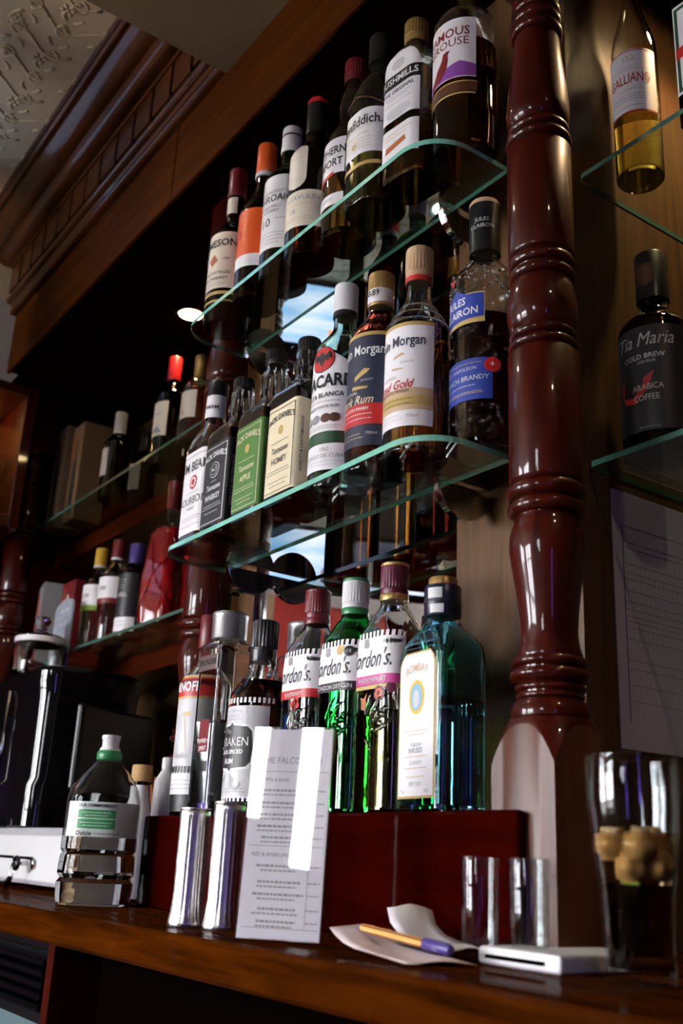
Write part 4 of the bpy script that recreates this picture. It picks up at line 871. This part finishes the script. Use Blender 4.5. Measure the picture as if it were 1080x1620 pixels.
def carton(x, y, z, w, d, h, m1, m2, label, rz=0):
    c = empty('bottle_carton', (x, y, z), rz, label, 'carton', 'cartons in the far left bay'); box('box_body', -w/2, w/2, -d/2, d/2, 0, h, m1, c, .001, 1)
    box('printed_bottle', -.010, .014, -d/2-.0006, -d/2, h*.08, h*.62, m2, c); box('printed_neck', -.003, .007, -d/2-.0006, -d/2, h*.62, h*.84, m2, c); box('printed_title', -w*.38, -w*.22, -d/2-.0006, -d/2, h*.66, h*.92, 'ink_rust', c); box('flap', -w/2+.002, w/2-.002, -d/2+.002, d/2-.002, h, h+.0015, m1, c)
carton(-2.70, .925, ZU, .078, .08, .305, 'ink_tan', 'ink_black', 'tall cream bottle carton at the far end of the upper left shelf')
carton(-2.59, .935, ZU, .078, .08, .285, 'ink_cardboard', 'ink_black', 'tall tan bottle carton next to the dark bottles of the upper left shelf')
carton(-2.68, .93, ZM, .09, .09, .23, 'ink_grey', 'ink_red', 'grey and red carton behind the chalk board', radians(-12))
carton(-2.54, .95, ZM, .085, .085, .215, 'ink_dkred', 'ink_white', 'red carton behind the chalk board')
def liq(x, y, h, R, capm, lab, gm, lq, lm, txt, band, name='cordial_bottle'):
    S = prof_round(R, h*.62, h*.78, .0135, h-.008); b = B(name, x, y, ZM, S, lab, GB); b.glassware(gm, lq, h*.6); b.cap([(.0150, h-.05), (.0152, h-.049), (.0152, h-.002), (.0145, h)], capm); b.cap([(.0156, h-.05), (.0156, h-.045)], 'cap_white', 'cap_ring')
    l = b.patch('front_label', lm, h*.42, h*.62, R*1.4); b.patch('label_band', 'ink_'+band, h*.37, h*.42, R*1.4)
    if txt: b.text('ink_black', [(txt, R*.3, h*.52, .018, dict(shear=.3, xs=.8))], l)
    return b
liq(-2.33, .905, .258, .034, 'cap_yellow', 'bottle with yellow cap and lemon label on the lower left shelf', 'clear_glass', 'gin_liquid', 'white_label', 'ona', 'lime')
liq(-2.225, .905, .256, .036, 'cap_dkred', 'bottle with dark red cap and white label on the lower left shelf', 'clear_glass', 'red_liquor', 'white_label', 'ona', 'dkred')
def oneill():
    S = prof_round(.035, .15, .18, .0165, .215); b = B('cordial_bottle', -2.112, .905, ZM, S, 'black bottle with white name and purple foil neck on the lower left shelf', GB)
    b.glassware('brown_glass', 'dark_rum', .15); b.cap([(.018, .165), (.0185, .167), (.018, .218), (.017, .22)], 'ink_indigo', 'capsule'); l = b.patch('front_label', 'ink_black', .045, .145, .05); b.text('ink_ltgrey', [("O'NEILL", .006, .095, .0135, dict(bold=.01, xs=.9))], l)
    l2 = b.patch('lower_label', 'white_label', .012, .044, .05); b.lines('ink_grey', [(0, .034, .03), (0, .026, .03)], l2); b.lines('ink_ltgrey', [(.004, .13-.006*i, .018) for i in range(4)], l)
oneill()
def red_bottle():
    S = [(0, .040, .040, .02), (.006, .044, .044, .022), (.10, .046, .046, .022), (.15, .042, .042, .024), (.20, .040, .040, .03), (.222, .028, .028, .028), (.235, .015, .015, .015), (.318, .014, .014, .014)]
    b = B('red_liqueur_bottle', -1.945, .905, ZM, S, 'bright red faceted liqueur bottle with long neck beside the left column', GB, radians(24)); b.glassware('tumbler_glass', 'red_glow', .215)
    b.cap([(.0155, .262), (.0155, .325), (.0145, .327)], 'cap_dkred', 'capsule'); bm = bmesh.new()
    for s0, z0, s1, z1 in ((-.04, .02, .0, .11), (.0, .11, -.02, .2), (.0, .11, .05, .16), (.0, .11, .05, .03), (.05, .16, .03, .21)): tube_bm([b.pt(s0+(s1-s0)*i/6, z0+(z1-z0)*i/6, .0) for i in range(7)], .0018, 5, bm)
    o = bm_obj('facet_ridges', bm, 'red_glow', b.root, True); o['kind'] = 'stuff'
    b.text('ink_white', [('aperitivo', -.022, .15, .012, dict(shear=.3, rot=1.2))], b.root, .0008) if False else None
red_bottle()
def stick_glass():
    r = empty('stick_glass', (-2.035, .925, ZM), 0, 'small glass of wooden sticks between the black and red bottles', 'glass')
    lathe('glass_body', [(.018, 0), (.020, .003), (.024, .075)], 'clear_glass', r, 6, inner=[(.0222, .075), (.0175, .008)])
    for i in range(7):
        a = i*.9; p0 = (.008*cos(a), .008*sin(a), .010); p1 = (.018*cos(a+.4), .018*sin(a+.4), .115+.01*sin(i)); bm_obj('wooden_stick', tube_bm([p0, p1], .0018, 5), 'ink_tan', r, True)
stick_glass()
def open_cabinet():
    c = empty('open_cabinet', (-2.6, .48, .79), 0, 'open mahogany wall cabinet with oak back at the upper left edge', 'cabinet')
    w, h, d, t = .29, .405, .26, .028
    box('side_panel', -d, 0, 0, t, 0, h, 'mahogany_z', c, .002, 1); box('side_panel', -d, 0, w-t, w, 0, h, 'mahogany_z', c, .002, 1); box('top_panel', -d, 0, t, w-t, h-t, h, 'mahogany_y', c, .002, 1); box('bottom_panel', -d, 0, t, w-t, 0, t+.008, 'mahogany_y', c, .002, 1); box('back_panel', -d, -d+.01, t, w-t, t, h-t, 'oak', c)
    lathe('added_puck_light', [(.02, h-t-.008), (.022, h-t-.006), (.022, h-t)], 'chrome', c, 6, (-.13, w/2, 0)); lp = D.lights.new('lamp_light', 'POINT'); lp.energy = .5; lp.color = (1, .62, .26); lp.shadow_soft_size = .015; lo = D.objects.new('lamp_light', lp); COL.objects.link(lo); lo.parent = c; lo.location = (-.13, w/2, h-t-.02)  # puck lamp is added to warm the dark cabinet interior
    box('mounting_rail', -.349, -d, t, w-t, h*.6, h*.8, 'mahogany_y', c)
    r = empty('stemmed_glass', (-2.70, .705, .79+.0362), 0, 'stemmed wine glass standing in the open cabinet', 'wine glass')
    lathe('bowl_and_stem', [(.032, 0), (.033, .002), (.006, .008), (.0038, .02), (.0038, .075), (.010, .085), (.030, .11), (.037, .145), (.033, .19), (.0315, .19)], 'clear_glass', r, 8, inner=[(.0355, .145), (.0285, .112), (.002, .09)])
open_cabinet()

# ------------------------------------------------------------------ machine, jar, drawer and other things at the left end of the counter
def drawer():
    d = empty('cash_drawer', (-2.14, .711, ZC), 0, 'pale grey metal cash drawer with a key in its lock', 'cash drawer')
    box('body', -.31, .31, .004, .38, .008, .110, 'grey_metal', d, .003, 2); f = box('drawer_front', -.30, .30, 0, .006, .014, .096, 'white_plastic', d, .003, 2)
    for x in (-.18, -.04, .07): box('slot', x, x+.085, -.0006, .001, .052, .057, 'black_matte', f)
    bm_obj('lock', loft_bm(R_([(.010, 0), (.010, .004), (.006, .006)])), 'chrome', d, True, (.165, -.001, .045)).rotation_euler = (pi/2, 0, 0)
    for x in (-.29, .27):
        for y in (.02, .34): box('foot', x, x+.02, y, y+.02, 0, .009, 'black_plastic', d)
    k = empty('key_bunch', (-2.14+.165, .700, ZC+.045), 0, 'small bunch of keys hanging from the cash drawer lock', 'keys')
    box('key_blade', -.0015, .0015, -.012, .004, -.0045, .0045, 'chrome', k); bm_obj('key_head', tube_bm([(-.010-.012+.012*cos(2*pi*i/16), -.016, .010*sin(2*pi*i/16)) for i in range(16)], .0042, 6, closed=True), 'black_plastic', k, True)
    box('key_shank', -.012, .001, -.0185, -.0135, -.003, .003, 'black_plastic', k)
    bm_obj('key_ring', tube_bm([(-.034+.007*cos(2*pi*i/18), -.018+.001*cos(2*pi*i/18), -.014+.013*sin(2*pi*i/18)) for i in range(18)], .0011, 6, closed=True), 'chrome', k, True)
    bm_obj('second_key', tube_bm([(-.036, -.019, -.025), (-.045, -.020, -.036), (-.048, -.020, -.044)], [.006, .0075, .004], 8, flat=.4), 'black_plastic', k, True); bm_obj('strap', tube_bm([(-.038, -.020, -.026), (-.060, -.022, -.036), (-.080, -.024, -.039), (-.110, -.026, -.0400)], .0035, 6, flat=.5), 'black_plastic', k, True)
drawer()
ZD = ZC+.1102
def machine():
    m_ = empty('coffee_machine', (-2.25, .835, ZD), 0, 'glossy black coffee machine with chrome trim standing on the cash drawer', 'coffee machine')
    hz = .365-ZD
    loft('body', [(0, .165, .115, .03), (.004, .170, .120, .035), (hz*.25, .170, .120, .035), (hz*.3, .165, .112, .035), (hz*.8, .160, .112, .04), (hz*.9, .166, .118, .045), (hz-.012, .166, .118, .045)], 'black_gloss', m_, 8)
    for i in range(3): loft('top_ridge', [(hz-.012+.004*i, .164-.004*i, .116-.004*i, .045), (hz-.0095+.004*i, .166-.004*i, .118-.004*i, .045), (hz-.008+.004*i, .164-.004*i, .116-.004*i, .045)], 'black_gloss', m_, 8)
    bm_obj('chrome_trim', tube_bm([(-.03, -.1215, hz*.88), (-.034, -.120, hz*.5), (-.045, -.124, hz*.28), (-.062, -.126, .01)], .0035, 8), 'chrome', m_, True)
    box('drip_tray', -.16, .06, -.135, -.10, 0, .02, 'black_plastic', m_, .003, 1); box('spout', -.12, -.06, -.135, -.10, hz*.62, hz*.72, 'black_plastic', m_, .004, 1)
    bm_obj('steam_pipe', tube_bm([(-.145, -.12, hz*.7), (-.15, -.132, hz*.5), (-.152, -.134, hz*.12)], .005, 8), 'chrome', m_, True)
machine()
def jar():
    j = empty('biscuit_jar', (-2.315, .778, .3652), 0, 'round glass jar with knobbed lid holding biscuits, on the coffee machine', 'jar')
    lathe('glass_body', [(.050, 0), (.058, .006), (.060, .02), (.060, .066), (.055, .078), (.052, .080)], 'clear_glass', j, 8, inner=[(.050, .078), (.0565, .064), (.0565, .012), (.04, .007)])
    l = lathe('lid', [(.050, .081), (.056, .082), (.057, .092), (.050, .098), (.02, .106), (.012, .112), (.011, .120), (.018, .126), (.021, .134), (.016, .142), (.006, .145)], 'clear_glass', j, 8); lathe('seal_band', [(.0535, .0785), (.0576, .079), (.0576, .0905), (.0572, .091)], 'white_label', l, 8, inner=[(.0568, .091), (.0568, .0785)])
    for i, (dx, dy, dz, rz) in enumerate(((-.012, -.01, .010, .2), (.014, .008, .014, .9), (-.002, .004, .022, -.3), (.008, -.012, .030, .5))):
        bm = bmesh.new(); bmesh.ops.create_uvsphere(bm, u_segments=14, v_segments=8, radius=1, matrix=Matrix.Translation((dx, dy, dz+.004)) @ Matrix.Rotation(rz, 4, 'Z') @ Matrix.Rotation(.18, 4, 'Y') @ Matrix.Diagonal((.034, .022, .007, 1)))
        tag(bm_obj('biscuit', bm, 'ink_rust', None, True, (-2.315, .778, .3652+Z0)), ('lowest', 'second lowest', 'second highest', 'topmost')[i]+' orange-brown biscuit in the glass jar on the coffee machine', 'biscuit', 'biscuits in the jar')
jar()
def slate():
    s_ = empty('chalk_board', (-2.37, .842, .3652), radians(-4), 'small grey chalk board with handwriting behind the biscuit jar', 'chalk board')
    pts = [(-.07, 0), (.07, 0), (.07, .185)]+[(.07*cos(a), .185+.022*sin(a)) for a in [pi*i/12 for i in range(1, 12)]]+[(-.07, .185)]
    bm = bmesh.new(); A = [bm.verts.new((x, 0, z)) for x, z in pts]; C_ = [bm.verts.new((x, .005, z)) for x, z in pts]; bm.faces.new(A); bm.faces.new(C_[::-1])
    for i in range(len(pts)): j = (i+1) % len(pts); bm.faces.new((A[i], C_[i], C_[j], A[j]))
    bmesh.ops.recalc_face_normals(bm, faces=bm.faces); bm_obj('slate_panel', bm, 'slate', s_)
    b = Bottle.__new__(Bottle); b.secs = [(0, .07, 0, 0)]; b.pt = lambda s, z, off: (s, -off, z)
    b.text('ink_white', [('Hot Drinks', .012, .178, .018, dict(shear=.35, xs=.8)), ('tea  1.50', .010, .145, .015, dict(shear=.3)), ('coffee 2', .010, .112, .015, dict(shear=.3))], s_, .0006, 'chalk_writing'); b.lines('ink_ltgrey', [(.01, .165, .05), (.005, .08, .045)], s_, .0006, h=.002)
plain('slate', (.33, .38, .45), .7, var=.25, bscale=30)
slate()
def monitor():
    m_ = empty('till_monitor', (-2.005, .845, ZD), math.atan2(.2, -.10), 'black till monitor standing behind the water bottle', 'monitor')
    box('base', -.06, .06, -.04, .04, 0, .010, 'black_plastic', m_, .004, 1); box('stand', -.02, .02, -.004, .016, .01, .10, 'black_plastic', m_); box('screen_casing', -.115, .115, -.02, -.004, .07, .236, 'black_plastic', m_, .006, 2); box('screen_glass', -.105, .105, -.0205, -.0198, .08, .226, 'black_gloss', m_)
monitor()
def bitters():
    S = prof_round(.027, .115, .15, .0115, .19); b = B('bitters_bottle', -1.573, .725, ZC, S, 'small bitters bottle in an oversized paper label with cork-coloured cap', None)
    b.glassware('brown_glass', 'dark_rum', .12); b.cap([(.0165, .182), (.0172, .184), (.0168, .206), (.0155, .208)], 'cork'); lathe('paper_wrap', [(.0278, .006), (.0280, .115), (.0275, .124), (.018, .148), (.0148, .158), (.0142, .176)], 'white_label', b.root, 8, inner=[(.0135, .176), (.0143, .158), (.0172, .148), (.0272, .122), (.0274, .006)])
    b.lines('ink_grey', [(.004, .03+.006*i, .026) for i in range(13)], b.root, .0016)
bitters()
def white_bottle():
    r = empty('squeeze_bottle', (-1.501, .735, ZC), 0, 'plain white plastic bottle behind the left end of the riser', 'bottle')
    lathe('body', [(.019, 0), (.0205, .004), (.0205, .16), (.019, .182), (.011, .196), (.009, .199)], 'white_plastic', r); lathe('cap', [(.0105, .1985), (.0105, .215), (.009, .217)], 'white_plastic', r)
white_bottle()
def caddy_jug():
    c = empty('tea_caddy', (-1.72, .985, ZC), 0, 'dark wooden caddy box at the back of the counter', 'box'); box('box_body', -.07, .07, -.05, .05, 0, .18, 'soffit_wood', c, .003, 1); box('lid', -.073, .073, -.053, .053, .18, .192, 'soffit_wood', c, .003, 1)
    j = empty('milk_jug', (-1.715, .965, ZC+.1922), radians(-30), 'small cream jug with handle on the dark caddy box', 'jug')
    lathe('body', [(.022, 0), (.032, .01), (.036, .035), (.028, .06), (.025, .075), (.027, .082)], 'cream_label', j, 8, inner=[(.0255, .082), (.0235, .075), (.026, .06), (.033, .035), (.02, .006)])
    bm_obj('handle', tube_bm([(-.026, 0, .070), (-.042, 0, .072), (-.052, 0, .055), (-.048, 0, .032), (-.034, 0, .022)], .0042, 8), 'cream_label', j, True)
caddy_jug()
lb = ['bottom', 'second', 'third', 'fourth', 'fifth', 'sixth', 'seventh', 'top']
for i in range(8):
    o = lathe('saucer', [(.030, 0), (.032, .002), (.048, .010), (.049, .013), (.030, .008)], 'ink_tan', None, 8); o.location = (-1.765, .845, ZC+Z0+.0135*i+.0002); tag(o, '%s saucer of the tan stack behind the water bottle' % lb[i], 'saucer', 'stack of tan saucers')
def sugar_sticks():
    r = empty('stirrer_cup', (-1.765, .845, ZC+.0135*7+.0137), 0, 'small metal cup of stirrers on the saucer stack', 'cup'); lathe('cup', [(.016, 0), (.018, .002), (.022, .04)], 'satin_nickel', r, 8, inner=[(.0205, .04), (.0165, .005)])
    for i in range(6): a = i*1.1; bm_obj('stirrer', tube_bm([(.006*cos(a), .006*sin(a), .008), (.018*cos(a), .018*sin(a), .085+.006*(i % 3))], .0014, 5), 'ink_rust', r, True)
sugar_sticks()
def water_bottle():
    S = [(0, .050, .050, .040), (.010, .053, .053, .045), (.030, .054, .054, .046), (.036, .050, .050, .045), (.042, .054, .054, .046), (.066, .053, .053, .046), (.070, .0505, .0505, .045), (.075, .0535, .0535, .046), (.145, .053, .053, .047), (.160, .049, .049, .046), (.178, .038, .038, .038), (.194, .025, .025, .025), (.204, .016, .016, .016), (.214, .0145, .0145, .0145)]
    b = B('water_bottle', -1.485, .628, ZC, S, 'clear plastic water bottle with green cap and green printed label', None, radians(58)); b.glassware('pet', 'water', .092, t=.0011, base=.003)
    b.cap([(.0175, .202), (.0185, .204), (.0185, .213), (.0165, .216)], 'cap_green'); b.cap([(.0150, .2155), (.0155, .219), (.0125, .222), (.0125, .232), (.0140, .234), (.0135, .239)], 'cap_white', 'spout_cap')
    l = b.patch('front_label', 'thin_label', .092, .140, lambda z: (-.048, .075), 0, .0008); b.patch('green_panel', 'ink_midgreen', .103, .116, .027, 0, .0012, l); b.patch('green_panel', 'ink_midgreen', .1175, .129, .027, 0, .0012, l)
    b.text('ink_black', [('OUR COMMITMENTS', 0, .1345, .0058, dict(bold=.02)), ('Dulcie', -.016, .0965, .0088, dict(bold=.02))], l, .0013); b.lines('ink_white', [(0, .125, .02), (0, .121, .016), (0, .111, .022), (0, .107, .018)], l, .0015); b.lines('ink_black', [(.016, .0965, .018)], l, .0013)
plain('thin_label', (.62, .68, .64), .3)
water_bottle()

# ------------------------------------------------------------------ front of the counter
def steel_cup(x, y, h, lab):
    r = empty('steel_cylinder', (x, y, ZC), 0, lab, 'cylinder', 'brushed steel cylinders'); R = .0168
    bm = bmesh.new(); n = 120; loops = []
    P = [(1.20, 0, 0), (1.24, .002, 0), (1.20, .006, 1), (1.10, .013, 1), (1.06, .02, 1), (1.0, .030, 1), (1.0, h*.5, 1), (1.0, h-.014, 1), (1.02, h-.010, 0), (1.03, h-.003, 0), (.95, h-.001, 0), (.92, h-.03, 0), (.9, .01, 0)]
    for f_, z, k in P: loops.append([bm.verts.new((R*(f_+.016*k*cos(2*pi*i*20/n))*cos(2*pi*i/n), R*(f_+.016*k*cos(2*pi*i*20/n))*sin(2*pi*i/n), z)) for i in range(n)])
    for A, C_ in zip(loops, loops[1:]):
        for i in range(n): bm.faces.new((A[i], A[(i+1) % n], C_[(i+1) % n], C_[i]))
    bm.faces.new(loops[0][::-1]); bm.faces.new(loops[-1]); bmesh.ops.recalc_face_normals(bm, faces=bm.faces); bm_obj('body', bm, 'brushed_steel', r, True, sharp=40)
    lathe('rim', [(R*1.035, h-.003), (R*1.05, h-.002), (R*1.05, h-.0002), (R*1.02, h)], 'brushed_steel', r, 10, inner=[(R*.955, h), (R*.955, h-.003)])
steel_cup(-1.072, .564, .124, 'left brushed steel cylinder standing near the counter edge'); steel_cup(-1.028, .583, .131, 'right brushed steel cylinder standing beside the menu stand')
def menu():
    A = Vector((-.900, .527, 0)); Bv = Vector((-.836, .580, 0)); d = Bv-A; ang = math.atan2(d.y, d.x); w = d.length; h = .200
    r = empty('menu_stand', (A.x, A.y, ZC), ang, 'clear acrylic stand holding a printed drinks menu on the counter', 'menu stand')
    # leaning slightly back
    def lean(o): o.rotation_euler = (radians(-5), 0, 0); return o
    lean(box('front_sheet', 0, w, -.0045, -.0030, .002, h, 'acrylic', r)); lean(box('back_sheet', -.001, w+.001, .0002, .0018, .002, h+.001, 'acrylic', r)); p = lean(box('menu_page', .001, w-.001, -.0028, -.0004, .003, h-.002, 'paper', r))
    box('foot', -.004, w+.012, -.01, .05, 0, .003, 'acrylic', r)
    b = Bottle.__new__(Bottle); b.secs = []; b.pt = lambda s, z, off: (s, -.0028-off, z)
    b.text('ink_grey', [('THE FALCON INN', w*.5, h*.835, .0090, dict(xs=.85, bold=.012)), ('WHITE & ROSE', w*.30, h*.740, .0046, dict(bold=.02)), ('RED & SPARKLING', w*.34, h*.388, .0048, dict(bold=.02))], p, .00015)
    b.lines('ink_grey', [(w*.46, z, w*.32*k) for z, k in ((.138, 1), (.126, .9), (.115, .95), (.104, 1), (.0935, .8), (.0675, .9), (.053, .8), (.042, .95), (.029, .7), (.018, .72))], p, .00015, h=.0021); b.lines('ink_grey', [(w*.44, z-.0042, w*.30*k) for z, k in ((.138, 1), (.126, .9), (.115, .95), (.104, 1), (.0935, .8), (.0675, .7), (.053, .8), (.042, .75), (.029, .9), (.018, .72))], p, .00015, h=.0015)
    b.lines('ink_grey', [(w*.88, z, w*.07) for z in (.138, .126, .115, .104, .0935, .0675, .053, .042, .029, .018)], p, .00015, h=.0012)
    for z in (.156, .0855, .012): b.poly('rule', 'ink_grey', [(w*.06, z), (w*.96, z), (w*.96, z+.0006), (w*.06, z+.0006)], p, .00015)
    b.poly('rule', 'ink_grey', [(w*.80, .012), (w*.807, .012), (w*.807, .156), (w*.80, .156)], p, .00015)
menu()
def shot(x, y, lab):
    r = empty('shot_glass', (x, y, ZC), 0, lab, 'glass', 'tall clear shot glasses'); R = .0172
    lathe('glass_body', [(R*.86, 0), (R*.9, .002), (R*.94, .03), (R, .0825), (R*.97, .084)], 'tumbler_glass', r, 8, inner=[(R*.93, .0835), (R*.85, .03), (R*.8, .012), (R*.5, .010)])
shot(-.703, .655, 'left tall shot glass in front of the dark red riser'); shot(-.651, .662, 'right tall shot glass in front of the column block')
def tray():
    r = empty('card_tray', (-.632, .690, ZC), 0, 'flat white plastic tray with a dark slot on the counter by the drink', 'tray'); box('body', -.046, .046, -.062, -.008, 0, .014, 'white_plastic', r, .0035, 3); box('rear_body', -.022, .046, -.008, .06, 0, .014, 'white_plastic', r, .0035, 3)
    box('slot', -.036, .030, -.0628, -.055, .005, .0082, 'black_matte', r)
tray()
def receipt(pts0, w, dirv, mat, lab, seed, lift):
    # a creased paper strip: rows along pts0, w wide in direction dirv
    rnd = random.Random(seed); n = len(pts0); v, f = [], []; k = 6
    for i, (x, y, z) in enumerate(pts0):
        for j in range(k+1):
            t = j/k; v.append((x+dirv[0]*w*t, y+dirv[1]*w*t, z+lift*sin(t*3.0+i*.5)**2+rnd.uniform(0, .0015)))
    for i in range(n-1):
        for j in range(k): a = i*(k+1)+j; f.append((a, a+1, a+k+2, a+k+1))
    me = D.meshes.new('receipt'); me.from_pydata([(a, b_, c+ZC) for a, b_, c in v], [], f); o = obj_from('receipt', me, mat, None, True); o.location.z = Z0
    md = o.modifiers.new('thickness', 'SOLIDIFY'); md.thickness = .0004; md.offset = 1
    return tag(o, lab, 'receipt', 'crumpled receipts')
receipt([(-.835, .588, .016), (-.815, .580, .010), (-.79, .572, .004), (-.76, .562, .002), (-.725, .552, .0012), (-.69, .546, .001), (-.668, .543, .001)], .060, (.35, .94), 'pink_paper', 'crumpled pinkish receipt lying flat under the orange pen', 3, .003)
receipt([(-.815, .640, .034), (-.80, .632, .022), (-.775, .622, .012), (-.745, .610, .008), (-.715, .600, .0075), (-.69, .592, .007)], .045, (.35, .94), 'paper', 'white torn receipt curling up behind the orange pen', 5, .004)
def pen():
    p0 = Vector((-.806, .602, ZC+.0185)); p1 = Vector((-.676, .598, ZC+.0100)); d = (p1-p0); L_ = d.length
    r = D.objects.new('ballpoint_pen', None); COL.objects.link(r); r.location = (p0.x, p0.y, p0.z+Z0); r.rotation_mode = 'QUATERNION'; r.rotation_quaternion = Vector((0, 0, 1)).rotation_difference(d.normalized()); tag(r, 'orange striped ballpoint pen with purple cap on the receipts', 'pen')
    loft('barrel', R_([(.0036, .004), (.0038, .006), (.0038, L_*.74), (.0036, L_*.75)]), 'ink_barrel', r, 2, sharp=20); lathe('end_plug', [(.0022, 0), (.0032, .001), (.0032, .005)], 'ink_indigo', r, 4); lathe('pen_cap', [(.0046, L_*.735), (.0050, L_*.74), (.0048, L_*.98), (.0036, L_)], 'ink_indigo', r, 6)
    for i in range(4): a = i*pi/2+pi/4; bm_obj('stripe', tube_bm([(.00352*cos(a), .00352*sin(a), .006), (.00352*cos(a), .00352*sin(a), L_*.735)], .0007, 5), 'ink_brown', r, True)
plain('ink_barrel', (.85, .38, .08), .3)
pen()
def cola():
    r = empty('cola_glass', (-.520, .640, ZC), 0, 'tall glass of cola with ice and lime at the right edge of the counter', 'drink')
    O = [(.0235, 0), (.0250, .003), (.0250, .030), (.0265, .060), (.0315, .095), (.0345, .125), (.0348, .158), (.0342, .1595)]; I = [(.0330, .1590), (.0330, .125), (.0300, .095), (.0250, .062), (.0232, .032), (.0225, .012), (.01, .010)]
    lathe('glass_body', O, 'tumbler_glass', r, 10, inner=I)
    lathe('cola', [(.0100, .0098), (.0228, .0117), (.0235, .032), (.0253, .062), (.0262, .068)], 'cola', r, 10)
    lathe('melt_water', [(.0262, .0682), (.0303, .095), (.0312, .103), (.0312, .104)], 'melt', r, 10)
    for i, (x, y, z, s, a) in enumerate(((-.013, -.010, .096, .0145, .3), (.013, -.011, .095, .0145, .9), (.004, .013, .096, .0145, 1.4), (-.013, .010, .086, .013, .6), (.004, -.010, .080, .013, .2), (.015, .006, .083, .013, 1.1), (-.008, .002, .077, .012, .8))):
        bm = bmesh.new(); bmesh.ops.create_cube(bm, size=2*s*.8, matrix=Matrix.Translation((x, y, z)) @ Matrix.Rotation(a, 4, (.4, .3, 1))); bmesh.ops.bevel(bm, geom=bm.edges[:], offset=s*.35, segments=3, affect='EDGES'); bm_obj('ice_cube', bm, 'ice', r, True)
    bm = bmesh.new(); bmesh.ops.create_cone(bm, cap_ends=True, segments=20, radius1=.012, radius2=.012, depth=.004, matrix=Matrix.Translation((.004, -.014, .060)) @ Matrix.Rotation(1.3, 4, 'X')); bm_obj('lime_slice', bm, 'ink_lime', r)
cola()
